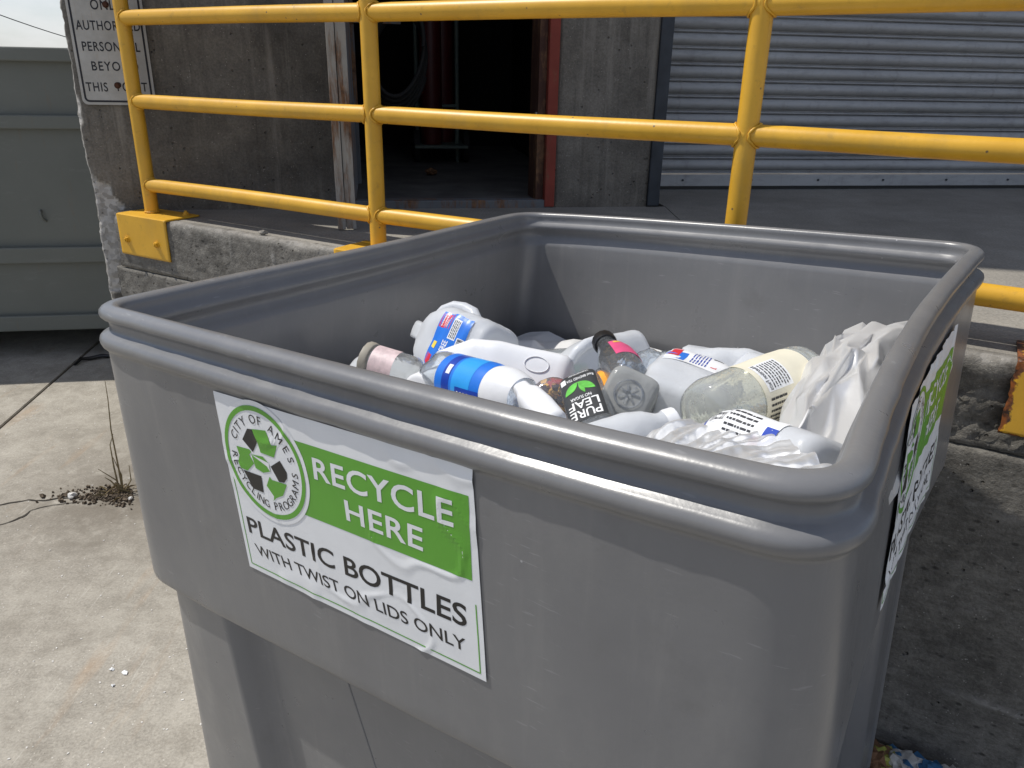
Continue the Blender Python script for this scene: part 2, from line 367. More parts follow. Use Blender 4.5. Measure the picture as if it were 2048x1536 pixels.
# ---- ground
gs = 300
tag(mesh('ground', [(-gs, -gs, -.014), (gs, -gs, -.014), (gs, gs, -.014), (-gs, gs, -.014)], [(0, 1, 2, 3)], M_JOINT), kind='structure')
ground = bpy.data.objects['ground']
JA = V((-2.679, 3.672, 0)); JD = (V((-2.844, 4.983, 0))-JA).normalized(); JN = V((JD.y, -JD.x, 0))
def slab(a0, a1, b0, b1):
    g = .007; bm = bmesh.new()
    e = [JA+JN*a+JD*b for a, b in ((a0+g, b0+g), (a1-g, b0+g), (a1-g, b1-g), (a0+g, b1-g))]
    vs = [bm.verts.new(p+V((0, 0, -.013))) for p in e]+[bm.verts.new(p) for p in e]
    bm.faces.new(vs[4:]); 
    for i in range(4): bm.faces.new((vs[i], vs[(i+1) % 4], vs[4+(i+1) % 4], vs[4+i]))
    bmesh.ops.bevel(bm, geom=[x for x in bm.edges if all(v.co.z > -.005 for v in x.verts)], offset=.004, segments=2, affect='EDGES')
    o = frombm('slab', bm, M_GROUND, ground); return o
aa = [-40, -12, -8, -4, 0, 4.6, 9.2, 40]; bb = [-40, -10, -5.4, 6.2, 11, 40]
for i in range(len(aa)-1):
    for j in range(len(bb)-1): slab(aa[i], aa[i+1], bb[j], bb[j+1])

# =================================================================== BUILDING WALL
bld = empty('concrete_building', WALL(-1.24, WD+.2, 0), 'dark weathered concrete building with open doorway and chipped corner', 'building')
TH = .32; ZT = 7.2
def chipfield(t, z):
    """0..1 mask of the spalled lower corner of the pier, in wall coordinates"""
    zz = z-(G-.593)
    edge = -1.245+.135*max(0, 1-((zz+.05)/.20)**2)**.5 if -.25 < zz < .15 else -9
    if zz <= -.0: edge = max(edge, -1.245+.085+.02*math.sin(zz*40)) if zz > -.36 else edge
    e2 = edge+.03*fbm((t*3, z*3, 2.2), 6)
    return max(0., min(1., (e2-t)/.008+.5))
def pier(name, t0, t1, z0, z1, st, chips=True, mat=M_WALL):
    nt_ = max(2, int((t1-t0)/st)); nz_ = max(2, int((z1-z0)/st)); vs, fs, ch = [], [], []
    for j in range(nz_+1):
        z = z0+(z1-z0)*j/nz_
        er = .009*fbm((0, 3.3, z), 5)+.004*fbm((5, 1.3, z), 40) if chips else 0
        for i in range(nt_+1):
            t = t0+(t1-t0)*i/nt_
            f = max(0, 1-(t-t0)/.03) if chips else 0
            tt = t+er*f; c = chipfield(t, z) if chips else 0
            dn = .003*fbm((t, z, 0), 5)+.0012*fbm((t, z, 4), 40)
            if chips:
                ar = .005+.022*max(0, fbm((1, z, 7), 6)+.1)+.004*abs(fbm((1, z, 3), 50)); dt = t-t0
                if dt < ar: dn += (ar-dt)*.8; c = max(c, min(1, (ar-dt)/.006))
                dn += c*(.012+.010*abs(fbm((t, z, 9), 22)))
            vs.append(WALL(tt, WD+dn, z)); ch.append(c)
    for j in range(nz_):
        for i in range(nt_):
            a = j*(nt_+1)+i; fs.append((a, a+1, a+nt_+2, a+nt_+1))
    n0 = len(vs)
    # back, sides, top as a plain shell
    ring = [j*(nt_+1) for j in range(nz_+1)]
    for j in range(nz_+1):
        p = V(vs[j*(nt_+1)]); vs.append(p+WALL.N*TH); ch.append(.4 if chips else 0)
    for j in range(nz_): fs.append((ring[j+1], n0+j+1, n0+j, ring[j]))
    n1 = len(vs)
    for j in range(nz_+1):
        p = V(vs[j*(nt_+1)+nt_]); vs.append(p+WALL.N*TH); ch.append(0)
    for j in range(nz_): fs.append((j*(nt_+1)+nt_, n1+j, n1+j+1, (j+1)*(nt_+1)+nt_))
    fs.append((n0, n0+nz_, n1+nz_, n1))
    o = mesh(name, vs, fs, mat, bld, True)
    at = o.data.attributes.new('chip', 'FLOAT', 'POINT'); at.data.foreach_set('value', ch); return o
pier('pier', -1.235, -.13, 0, 2.35, .0105)
DOOR0, DOOR1, DTOP = -.13, .79, ZD+2.15
pier('pier', DOOR1, 1.245, ZD-.02, 2.35, .016, False)
box('wall', WALL, -1.235, DOOR0, WD+.004, WD+TH, 2.35, ZT, M_WALL, bld)
box('wall', WALL, DOOR1, 1.245, WD+.004, WD+TH, 2.35, ZT, M_WALL, bld)
box('lintel', WALL, DOOR0, DOOR1, WD+.004, WD+TH, DTOP, ZT, M_WALL, bld)
RD1 = 4.6; RTOP = ZD+2.9; RN = WD+.535
box('lintel', WALL, 1.245, RD1, WD+.004, WD+TH, RTOP, ZT, M_WALL, bld)
box('wall', WALL, RD1, 9., WD, WD+TH, 0, ZT, M_WALL, bld)
box('wall', WALL, DOOR0-.3, 1.0, WD+.003, WD+TH, 0, ZD-.03, M_WALL, bld)
box('side_wall', WALL, -1.225, -.925, WD+TH+.002, WD+6, 0, ZT, M_WALL, bld)
box('roof', WALL, -1.23, 9, WD+.02, WD+6, ZT+.002, ZT+.25, M_WALL, bld)
box('reveal', WALL, 1.05, 1.244, WD+TH+.002, RN+.25, ZD-.02, RTOP, M_WALL, bld)
# doorway: room behind, frame, threshold
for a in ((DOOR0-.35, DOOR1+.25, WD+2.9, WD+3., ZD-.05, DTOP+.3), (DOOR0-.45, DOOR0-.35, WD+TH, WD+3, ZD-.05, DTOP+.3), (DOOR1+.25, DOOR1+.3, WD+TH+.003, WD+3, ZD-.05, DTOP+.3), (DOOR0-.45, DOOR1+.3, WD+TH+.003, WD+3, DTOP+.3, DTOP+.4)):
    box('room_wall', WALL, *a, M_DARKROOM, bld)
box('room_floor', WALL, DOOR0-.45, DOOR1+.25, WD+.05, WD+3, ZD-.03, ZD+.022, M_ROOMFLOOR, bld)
box('threshold', WALL, DOOR0, DOOR1-.005, WD-.012, WD+.06, ZD-.02, ZD+.034, M_CHAN2, bld, .004)
box('door_jamb', WALL, .705, .742, WD+.02, WD+.22, ZD+.024, DTOP, M_BROWN, bld, .004)
box('door_jamb', WALL, .742, .789, WD-.018, WD+.21, ZD+.003, DTOP, M_RED, bld, .004)
box('strike_plate', WALL, .698, .707, WD+.03, WD+.055, ZD+.385, ZD+.42, M_CHAN, bld, .002)
box('jamb_post', WALL, 1.246, 1.305, WD-.012, WD+.22, ZD+.003, RTOP, M_STEELD, bld, .004)
# roller door of separate curved slats
rdoor = empty('roller_door', WALL(2.9, RN, ZD), 'grey corrugated steel roller shutter beside concrete pier', 'door')
SP = .0785
prof = [(.022, .000), (.006, .003), (.0, .007), (.004, .012), (.020, .0145), (.022, .019), (.010, .0235), (-.004, .031), (-.012, .041), (-.0135, .052), (-.009, .063), (.002, .0725), (.012, .0775), (.022, .0785)]
z0 = ZD+.085
for i in range(int((RTOP-z0)/SP)):
    vs, fs = [], []
    for j, (dn, dz) in enumerate(prof):
        for k, t in enumerate((1.30, 2.1, 2.9, 3.7, RD1+.1)):
            vs.append(WALL(t, RN+dn+.0015*math.sin(i*2.1+k*1.7), z0+i*SP+dz))
    for j in range(len(prof)-1):
        for k in range(4): a = j*5+k; fs.append((a, a+1, a+6, a+5))
    mesh('slat', vs, fs, M_SLAT, rdoor, auto=R(35))
box('bottom_bar', WALL, 1.30, RD1+.1, RN-.012, RN+.016, ZD+.022, ZD+.084, M_SLAT, rdoor, .003)
for t in (1.62, 2.02, 2.42, 2.82, 3.22, 3.62):
    c = WALL(t, RN-.012, ZD+.055); tube('bolt', [c, c-WALL.N*.006], .006, M_STEELD, rdoor, 8)
box('rubber_seal', WALL, 1.30, RD1+.1, RN-.006, RN+.010, ZD+.004, ZD+.0215, M_BLACK, rdoor)

# steel channel guarding the door edge
chan = empty('steel_channel', WALL(-.23, WD-.4, ZD), 'rust-streaked steel channel standing by the left edge of the doorway', 'steel post')
CN = WD-.52
def chx(px): # wall-frame t of a photo column on the channel's front plane
    return onplane((px, 440), WALL(0, CN, 0), WALL.N).dot(WALL.T)
c0, c1, c2 = chx(675), chx(692), chx(712)
box('flange', WALL, c0, c1-.002, CN, CN+.012, ZD+.003, ZD+2.6, M_CHAN, chan, .002)
box('flange', WALL, c1, c2, CN+.008, CN+.020, ZD+.003, ZD+2.6, M_CHAN, chan, .002)
box('web', WALL, c2-.010, c2, CN+.022, WD-.003, ZD+.10, ZD+2.6, M_CHAN2, chan, .002)
box('web', WALL, c0, c0+.010, CN+.014, WD-.003, ZD+.10, ZD+2.6, M_CHAN2, chan, .002)

# =================================================================== LOADING DOCK
dock = empty('loading_dock', DOCK(-1, DF+.3, 0), 'raised grey concrete loading dock with spalled edge under yellow railing', 'dock')
def dockgrid(name, t0, t1, z0, z1, st, depth, mat, seed, rough_top=0.):
    nt_ = int((t1-t0)/st); nz_ = max(2, int((z1-z0)/st)); vs, fs, ch = [], [], []
    for j in range(nz_+1):
        z = z0+(z1-z0)*j/nz_
        for i in range(nt_+1):
            t = t0+(t1-t0)*i/nt_
            dn = .003*fbm((t, z, seed), 4)+.0026*fbm((t, z*1.6, seed+3), 38)+.004*max(0, fbm((t, z*2.2, seed+6), 11)-.12); c = 0
            # spalled, coarse band below the edge at the right end
            m = max(0, min(1, (t+.45)/.2))*max(0, min(1, (z-(ZD-.235))/.03))*max(0, min(1, (ZD-.045-z)/.03))
            dn += m*(.010+.020*abs(fbm((t, z, 11), 16))+.008*fbm((t, z*2, 12), 45))
            # board-form ridges
            for zl in (.25, .52, .80):
                g_ = math.exp(-((z-zl+.012*fbm((t, 0, zl), 4))/.007)**2)*max(0, min(1, fbm((t, zl, 3), 5)*2+.3)); dn -= .005*g_; c = max(c, .55*g_)
            for tl in (-2.66, -2.42, -2.2, -1.2, -.3, .06, .42):
                g_ = math.exp(-((t-tl+.012*fbm((0, z, tl), 5))/.006)**2)*max(0, min(1, fbm((tl, z, 3), 6)*2+.2)); dn -= .005*g_; c = max(c, .5*g_)
            if rough_top:
                d = z1-z; ar = .008+.022*max(0, fbm((t, 2, 5), 7)+.15)+.006*abs(fbm((t, 2, 6), 40))
                if d < ar: dn += (ar-d)*.9; c = max(c, min(1, (ar-d)/.008)*.4)
            vs.append(DOCK(t, DF+dn, z)); ch.append(c)
    for j in range(nz_):
        for i in range(nt_):
            a = j*(nt_+1)+i; fs.append((a, a+1, a+nt_+2, a+nt_+1))
    k0 = len(vs); n1 = nz_*(nt_+1)
    for i in range(nt_+1):
        t = t0+(t1-t0)*i/nt_; vs.append(DOCK(t, DF+depth, z1)); ch.append(0)
    for i in range(nt_): fs.append((n1+i, n1+i+1, k0+i+1, k0+i))
    k1 = len(vs)
    for i in range(nt_+1):
        t = t0+(t1-t0)*i/nt_; vs.append(DOCK(t, DF+depth, z0)); ch.append(0)
    for i in range(nt_): fs.append((i, k1+i, k1+i+1, i+1))
    fs.append((0, n1, k0, k1)); fs.append((nt_, k1+nt_, k0+nt_, n1+nt_))
    o = mesh(name, vs, fs, mat, dock, True); at = o.data.attributes.new('chip', 'FLOAT', 'POINT'); at.data.foreach_set('value', ch); return o
TL0 = -3.125
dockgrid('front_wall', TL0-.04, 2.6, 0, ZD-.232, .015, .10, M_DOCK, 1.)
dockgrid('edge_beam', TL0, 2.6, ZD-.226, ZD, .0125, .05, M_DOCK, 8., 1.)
# dock top slabs (wedge between dock edge and wall), split by a joint
def prism(name, pts, z0, z1, mat, parent):
    n = len(pts); vs = [V((p.x, p.y, z0)) for p in pts]+[V((p.x, p.y, z1)) for p in pts]
    fs = [tuple(range(n))[::-1], tuple(range(n, 2*n))]+[(i, (i+1) % n, n+(i+1) % n, n+i) for i in range(n)]
    return mesh(name, vs, fs, mat, parent)
e0 = DOCK(TL0, DF+.05, 0); j1 = WALL(1.34, WD+.5, 0); j2 = DOCK(-.35, DF+.05, 0)
W0 = WALL(-1.15, WD-.001, 0); W1 = WALL(1.34, WD-.001, 0)
gv = (j2-j1).normalized(); gn = V((-gv.y, gv.x, 0))
if gn.x < 0: gn = -gn
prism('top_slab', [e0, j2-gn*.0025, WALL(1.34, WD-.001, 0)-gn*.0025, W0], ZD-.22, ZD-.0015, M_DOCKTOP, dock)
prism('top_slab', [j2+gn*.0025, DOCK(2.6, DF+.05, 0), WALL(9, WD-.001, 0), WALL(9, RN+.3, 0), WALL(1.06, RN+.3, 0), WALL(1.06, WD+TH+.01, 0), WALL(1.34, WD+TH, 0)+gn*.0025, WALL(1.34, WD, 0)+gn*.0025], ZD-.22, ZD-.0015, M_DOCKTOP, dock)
# loose crumbs of concrete on the dock
def rock(name, c, r, mat, parent=None, seed=0, sq=.6):
    bm = bmesh.new(); bmesh.ops.create_icosphere(bm, subdivisions=2, radius=1)
    for v in bm.verts:
        s = 1+.45*fbm(v.co+V((seed, 0, 0)), 1.3); v.co = V((v.co.x*r*s, v.co.y*r*s*.8, v.co.z*r*s*sq))
    bmesh.ops.rotate(bm, verts=bm.verts, cent=(0, 0, 0), matrix=Matrix.Rotation(seed, 3, 'Z'))
    zmin = min(v.co.z for v in bm.verts)
    for v in bm.verts: v.co += V(c)+V((0, 0, -zmin-.0005))
    return frombm(name, bm, mat, parent)
tag(rock('concrete_crumb', onz((527, 470), ZD), .016, M_DOCKTOP, None, 3.1), 'small grey lump of concrete on the dock edge past the left post', 'stone')

# =================================================================== RAILING
rail = empty('guard_railing', DOCK(-1.5, 2.108, ZD), 'yellow painted steel pipe railing along the dock edge', 'railing')
PR = .028; PN = 2.108; PT = [-2.988, -1.762, -.532, .345]
ZR = [G-.143-.328, G-.143, G-.143+.306, G-.143+.616]
def weld(p, ax, r):
    """lumpy weld bead ring round a pipe joint"""
    a = ax.orthogonal().normalized(); b = ax.cross(a); pts = []
    for k in range(29):
        th = 2*math.pi*k/28; rr = r+.003*fbm((math.cos(th)*3+p.x*7, math.sin(th)*3, p.z*5), 3)
        pts.append(p+(a*math.cos(th)+b*math.sin(th))*rr)
    return tube_data(pts, [.0032+.0026*fbm(q, 90) for q in pts], 6, False)
for i, t in enumerate(PT):
    b = DOCK(t, PN, ZD+.006)
    n = 14; pts = [DOCK(t, PN, ZD+.006+(ZR[3]-ZD-.006)*k/n) for k in range(n+1)]
    vs, fs = tube_data(pts, PR, 28)
    mesh('post', vs, fs, M_YEL, rail, auto=R(50))
    vs, fs = weld(b+V((0, 0, .006)), V((0, 0, 1)), PR+.001); mesh('weld', vs, fs, M_YEL, rail, True)
    for z in ZR[:3]:
        for s in (-1, 1):
            if (i == 0 and s < 0) or (i == 3 and s > 0): continue
            # saddle-shaped bead where the rail meets the post
            pts = []
            for k in range(29):
                th = 2*math.pi*k/28; dz = math.sin(th)*(PR+.001); dn = math.cos(th)*(PR+.001)
                pts.append(DOCK(t+s*(math.sqrt(max(0, (PR+.001)**2-min(dn*dn, (PR*.98)**2)))+.0035+.002*fbm((th, t, z), 5)), PN+dn, z+dz))
            vs, fs = tube_data(pts, [.0032+.0032*fbm(q, 90) for q in pts], 6, False); mesh('weld', vs, fs, M_YEL, rail, True)
for i in range(3):
    for z in ZR:
        k = 16; t0, t1 = PT[i], PT[i+1]
        if z == ZR[3]: t0 += -.02 if i == 0 else 0
        pts = [DOCK(t0+(t1-t0)*j/k, PN+.0015*math.sin(3*j/k+i), z+.0012*math.sin(5*j/k+z*9)) for j in range(k+1)]
        vs, fs = tube_data(pts, PR*.985, 26, True); mesh('rail', vs, fs, M_YEL, rail, auto=R(50))
def base_plate(t0, t1, zdrop, mat, tp, rusty_=False, bolts=()):
    m = 26; vs, fs, ru = [], [], []
    pr = [(DF-.008, -zdrop), (DF-.008, .004), (DF+.002, .007), (PN+.075, .007), (PN+.075, .0005)]
    dens = []
    for a, b in zip(pr[:-1], pr[1:]):
        L_ = max(1, int(math.dist(a, b)/.008))
        dens += [(a[0]+(b[0]-a[0])*k/L_, a[1]+(b[1]-a[1])*k/L_) for k in range(L_)]
    dens.append(pr[-1])
    for k in range(m+1):
        t = t0+(t1-t0)*k/m
        for (n_, z) in dens:
            e = min(t-t0, t1-t, z+zdrop+.0); eg = 0
            if rusty_:
                eg = max(0, .85-min(t-t0, t1-t)/.03, .8-(z+zdrop)/.012, .55 if z > -.02 else 0)
                if k in (0, m): n_ += 0; t_ = t+.006*fbm((t, z, 1), 30)
                else: t_ = t
            else: t_ = t
            vs.append(DOCK(t_, n_, ZD+z)); ru.append(eg)
    q = len(dens)
    for k in range(m):
        for j in range(q-1): a = k*q+j; fs.append((a, a+q, a+q+1, a+1))
    o = mesh('base_plate', vs, fs, mat, rail, auto=R(40))
    at = o.data.attributes.new('rust', 'FLOAT', 'POINT'); at.data.foreach_set('value', ru)
    sm = o.modifiers.new('t', 'SOLIDIFY'); sm.thickness = .007; sm.offset = -1
    for (bt, bz) in bolts:
        c = DOCK(bt, DF-.008, ZD+bz); d1 = tube_data([c, c-DOCK.N*.0025], .0155, 16); d2 = tube_data([c-DOCK.N*.0025, c-DOCK.N*.011], .0115, 6)
        d3 = tube_data([c-DOCK.N*.011, c-DOCK.N*.0165], .006, 10)
        vs, fs = join_data(d1, d2, d3); mesh('bolt', vs, fs, M_YEL if not rusty_ else M_YELR, o, auto=R(40))
    for bt in tp:
        c = DOCK(bt, PN+.045, ZD+.007); d1 = tube_data([c, c+V((0, 0, .0025))], .0155, 16); d2 = tube_data([c+V((0, 0, .0025)), c+V((0, 0, .011))], .0115, 6)
        d3 = tube_data([c+V((0, 0, .011)), c+V((0, 0, .017))], .006, 10)
        vs, fs = join_data(d1, d2, d3); mesh('bolt', vs, fs, M_YEL, o, auto=R(40))
    return o
base_plate(-3.095, -2.785, .163, M_YEL, (-2.83,), False, ((-3.045, -.098), (-2.855, -.098)))
base_plate(-1.885, -1.58, .163, M_YEL, (-1.66,), False, ((-1.88, -.098), (-1.66, -.098)))
base_plate(-.70, -.37, .163, M_YEL, (-.43,), False, ((-.64, -.098), (-.43, -.098)))
bp = base_plate(.165, .50, .175, M_YELR, (.44,), True, ((.225, -.115), (.44, -.115)))
bp['label'] = 'rusted yellow base plate'

# =================================================================== SIGN
sg = empty('warning_sign', WALL(-1.06, WD-.012, G+.1), 'weathered white metal sign with black lettering on the concrete pier', 'sign')
SN = WD-.014
def signxy(px): p = onplane(px, WALL(0, SN, 0), WALL.N); return p.dot(WALL.T), p.z
s0 = signxy((166, 208))[0]; s1 = signxy((313, 210))[0]; sb = signxy((240, 210))[1]; stp = sb+(s1-s0)*1.5
def rrect(x0, x1, y0, y1, r, n=6):
    out = []
    for cx, cy, a in ((x1-r, y0+r, -90), (x1-r, y1-r, 0), (x0+r, y1-r, 90), (x0+r, y0+r, 180)):
        for k in range(n+1): th = R(a+90*k/n); out.append((cx+r*math.cos(th), cy+r*math.sin(th)))
    return out
def plate2d(name, pts, fn, thick, mat, parent):
    n = len(pts); vs = [fn(x, y, 0) for x, y in pts]+[fn(x, y, thick) for x, y in pts]
    return mesh(name, vs, [tuple(range(n)), tuple(range(n, 2*n))[::-1]]+[(i, n+i, n+(i+1) % n, (i+1) % n) for i in range(n)], mat, parent)
def sfn(x, y, d): return WALL(x, SN+d, y)
panel = plate2d('sign_panel', rrect(s0, s1, sb, stp, .022), sfn, .004, M_SIGN, sg)
o_, i_ = rrect(s0+.010, s1-.010, sb+.010, stp-.010, .018), rrect(s0+.0175, s1-.0175, sb+.0175, stp-.0175, .012)
n = len(o_); mesh('border', [sfn(x, y, -.0006) for x, y in o_+i_], [(i, (i+1) % n, n+(i+1) % n, n+i) for i in range(n)], M_INK, panel)

_tcache = {}
def text2d(s, bold=0., spacing=1.):
    """normalised 2-D text: verts in its own bounding box, faces, aspect"""
    key = (s, bold, spacing)
    if key in _tcache: return _tcache[key]
    cu = bpy.data.curves.new('t', 'FONT'); cu.body = s; cu.offset = bold; cu.resolution_u = 4; cu.space_character = spacing
    ob = bpy.data.objects.new('t', cu); col.objects.link(ob)
    dg = bpy.context.evaluated_depsgraph_get(); dg.update()
    me = bpy.data.meshes.new_from_object(ob.evaluated_get(dg))
    vs = [(v.co.x, v.co.y) for v in me.vertices]; fs = [tuple(p.vertices) for p in me.polygons]
    bpy.data.objects.remove(ob); bpy.data.curves.remove(cu); bpy.data.meshes.remove(me)
    x0 = min(v[0] for v in vs); x1 = max(v[0] for v in vs); y0 = min(v[1] for v in vs); y1 = max(v[1] for v in vs)
    r = ([((a-x0)/(x1-x0), (b-y0)/(y1-y0)) for a, b in vs], fs, (x1-x0)/(y1-y0))
    _tcache[key] = r; return r
def mapped(name, vs2, fs, fn, mat, parent, maxlen=None):
    """2-D faces carried on to a surface by fn, cut finely enough to follow it"""
    bm = bmesh.new(); bv = [bm.verts.new((x, y, 0)) for x, y in vs2]
    for f in fs:
        try: bm.faces.new([bv[i] for i in f])
        except ValueError: pass
    if maxlen:
        bmesh.ops.triangulate(bm, faces=bm.faces[:])
        for _ in range(6):
            es = [e for e in bm.edges if (fn(*e.verts[0].co.xy)-fn(*e.verts[1].co.xy)).length > maxlen]
            if not es: break
            bmesh.ops.subdivide_edges(bm, edges=es, cuts=1); bmesh.ops.triangulate(bm, faces=[f for f in bm.faces if len(f.verts) > 3])
    for v in bm.verts: v.co = fn(v.co.x, v.co.y)
    return frombm(name, bm, mat, parent)
def sign_line(s, pxl, pxr, ybase_px, h, sp=1.):
    vs, fs, a = text2d(s, .012, sp)
    xl = signxy((pxl, ybase_px))[0]; xr = signxy((pxr, ybase_px))[0]; zb = signxy(((pxl+pxr)/2, ybase_px))[1]
    mapped('lettering', vs, fs, lambda x, y: sfn(xl+(xr-xl)*x, zb+h*y, -.0008), M_INK, panel)
hL = abs(signxy((220, 102))[1]-signxy((220, 83))[1])
sign_line('ONLY', 182, 244, 20, hL*1.05, 1.15); sign_line('AUTHORIZED', 153, 281, 61, hL, 1.1); sign_line('PERSONNEL', 166, 281, 103, hL, 1.1)
sign_line('BEYOND', 185, 278, 142, hL, 1.2); sign_line('THIS', 174, 217, 183, hL, 1.15); sign_line('POINT', 236, 296, 183, hL, 1.1)
for q in ((235, 171), (211, 9)):
    c = WALL(*[signxy(q)[0], SN, signxy(q)[1]]); vs, fs = join_data(tube_data([c, c-WALL.N*.002], .0125, 14), tube_data([c-WALL.N*.002, c-WALL.N*.008], .008, 6))
    mesh('bolt', vs, fs, M_RUSTBOLT, sg, auto=R(40))
# =================================================================== DUMPSTER
DW = Frame(R(10)); DN = 5.20
dmp = empty('roll_off_dumpster', DW(-4.3, DN+1.2, 0), 'large grey-green steel waste container standing behind the concrete corner', 'dumpster')
DT0, DT1 = -6.9, -1.15; ZTOP = 1.858
box('side_panel', DW, DT0, DT1, DN, DN+.02, .2, ZTOP-.03, M_DUMP, dmp)
box('end_panel', DW, DT1-.02, DT1, DN+.022, DN+2.3, .2, ZTOP-.03, M_DUMP, dmp)
box('end_panel', DW, DT0, DT0+.02, DN+.022, DN+2.3, .2, ZTOP-.03, M_DUMP, dmp)
box('side_panel', DW, DT0, DT1, DN+2.302, DN+2.322, .2, ZTOP-.03, M_DUMP, dmp)
box('floor_panel', DW, DT0+.02, DT1-.02, DN+.021, DN+2.301, .2, .24, M_DUMP, dmp)
box('top_rail', DW, DT0-.04, DT1+.04, DN-.055, DN+.06, ZTOP-.075, ZTOP, M_DUMP, dmp, .008)
box('top_rail', DW, DT0-.04, DT1+.04, DN+2.26, DN+2.37, ZTOP-.075, ZTOP, M_DUMP, dmp, .008)
for za, zb in ((1.416, 1.494), (.622, .722), (.188, .288)):
    box('rib', DW, DT0-.02, DT1+.02, DN-.045, DN-.001, za, zb, M_DUMP, dmp, .008)
for t in (-3.9, -2.62, -5.4, -1.6):
    c = DW(t, DN+.27, 0)
    vs = [DW(t-.075, DN+.25, .2), DW(t+.075, DN+.25, .2), DW(t+.028, DN+.25, .0), DW(t-.012, DN+.25, .0)]
    vs += [v+DW.N*.05 for v in vs]
    mesh('leg', vs, [(0, 1, 2, 3), (7, 6, 5, 4), (0, 4, 5, 1), (1, 5, 6, 2), (2, 6, 7, 3), (3, 7, 4, 0)], M_DUMP, dmp)
hk = onplane((84, 432), DW(0, DN, 0), DW.N)
tube('tie_hook', [hk+V((0, 0, .035)), hk+V((.004, -.016, .03)), hk+V((.008, -.02, .0)), hk+V((.014, -.012, -.022)), hk+V((.02, 0, -.03))], .007, M_DUMP, dmp, 8)

# =================================================================== RECYCLING BIN
# the rim's four corners solve to a rectangle that leans 3 degrees: each corner has its own drop below the eye
D0 = .36; KB = D0/.345
CORN = {'NL': ((222, 606), 1.0), 'NR': ((1672, 950), .824), 'BR': ((1951, 488), .866), 'BL': ((1053, 424.5), 1.040)}
UPB = V((-.040, .040, .998)).normalized()
SIDES = [('NL', 'NR', [(335.8, 636.7), (560, 691.4), (700, 727), (944, 788), (1200, 846.6), (1400, 893.7), (1564, 930)]),
         ('NR', 'BR', [(1704.7, 848), (1726, 802.6), (1774, 713), (1815.7, 645), (1838.5, 608), (1880, 552), (1930, 510)]),
         ('BR', 'BL', [(1936, 485.6), (1720, 468.8), (1450, 448.5), (1200, 431.5), (1100, 426)]),
         ('BL', 'NL', [(1032, 428.6), (958, 446), (900, 458), (492, 550), (355, 574), (269, 593)])]
def build_side(a, b, pts):
    pa, ka = CORN[a]; pb, kb = CORN[b]
    A = onz(pa, G-D0*ka); B = onz(pb, G-D0*kb); d = V((B.x-A.x, B.y-A.y, 0)); Lh = d.length; d /= Lh; nrm = V((d.y, -d.x, 0))
    rows, rhs = [], []
    for q in pts:
        tau = .5
        for _ in range(6):
            P = onz(q, G-D0*(ka+(kb-ka)*tau)); tau = (P-A).dot(d)/Lh
        u = tau*(1-tau); rows.append((u, u*(1-2*tau), u*u*4)); rhs.append((P-A).dot(nrm))
    ATA = [[sum(r[i]*r[j] for r in rows)+(1e-3 if i == j else 0) for j in range(3)] for i in range(3)]
    ATb = [sum(r[i]*y for r, y in zip(rows, rhs)) for i in range(3)]
    co = Matrix(ATA).inverted() @ V(ATb)
    def f(t):
        u = t*(1-t); dv = co[0]*u+co[1]*u*(1-2*t)+co[2]*u*u*4
        return V((A.x+d.x*Lh*t+nrm.x*dv, A.y+d.y*Lh*t+nrm.y*dv, A.z+(B.z-A.z)*t))
    return f, Lh, d, nrm
side = [build_side(*s) for s in SIDES]
CR = [.055, .06, .05, .036]                     # corner radii at NR, BR, BL, NL
LOOP, SID = [], []                              # points of the rim line, and (side, parameter)
for i, (f, Lh, d, nrm) in enumerate(side):
    ra = CR[(i-1) % 4]/Lh; rb = CR[i]/Lh; n = 54
    for k in range(n+1):
        t = ra+(1-ra-rb)*k/n; LOOP.append(f(t)); SID.append((i, t))
    g, Lg, _, _ = side[(i+1) % 4]; p0, p1, p2 = f(1-rb), f(1), g(CR[i]/Lg)
    for k in range(1, 10):
        t = k/10; LOOP.append(p0*(1-t)**2+p1*2*t*(1-t)+p2*t*t); SID.append((i, 1-rb+rb*t) if t < .5 else ((i+1) % 4, CR[i]/Lg*t))
NLP = len(LOOP)
cen = sum(LOOP, V())/NLP
NRM = []
for i in range(NLP):
    d = LOOP[(i+1) % NLP]-LOOP[i-1]; nn = V((d.y, -d.x, 0)).normalized()
    if nn.dot(LOOP[i]-cen) < 0: nn = -nn
    NRM.append(nn)
NNEAR = side[0][3] if side[0][3].y < 0 else -side[0][3]      # outward normal of the near side
BACKD = min(p.dot(NNEAR) for p in LOOP); FRONTD = max(p.dot(NNEAR) for p in LOOP)
DRAFT = .062; NLC = side[0][0](0)
def bpt(P, N, o, zr):
    """point of the bin: rim point P, offset o outwards, zr along the bin's own leaning upright; the near wall tapers inwards"""
    wgt = max(0, min(1, (P.dot(NNEAR)-BACKD)/(FRONTD-BACKD)))
    dep = max(0, -zr-.085); sl = max(0, min(1, 1-(P-NLC).dot(side[0][2])/.11))
    return P+N*o+UPB*zr-NNEAR*(DRAFT*dep*wgt)-side[0][2]*(.15*dep*sl+(.010*sl if o > .012 else 0))
WO = .022*KB                                      # outer wall face lies this far outside the rim's inner crest
prof_out = [(WO, -.080), (WO+.0005, -.0755), (WO+.0035, -.0725), (WO+.0070, -.0685), (WO+.0095, -.0625), (WO+.0100, -.0570), (WO+.0080, -.0515), (WO+.0035, -.0475), (WO-.004, -.0445), (WO-.0075, -.0405), (WO-.0082, -.0345), (WO-.0080, -.0290), (WO-.0055, -.0255), (WO-.0010, -.0225), (WO+.0025, -.0185), (WO+.0036, -.0140), (WO+.0022, -.0090), (WO-.0015, -.0050), (WO-.007, -.0020), (.009, 0), (.003, -.001), (-.001, -.004), (-.003, -.009)]
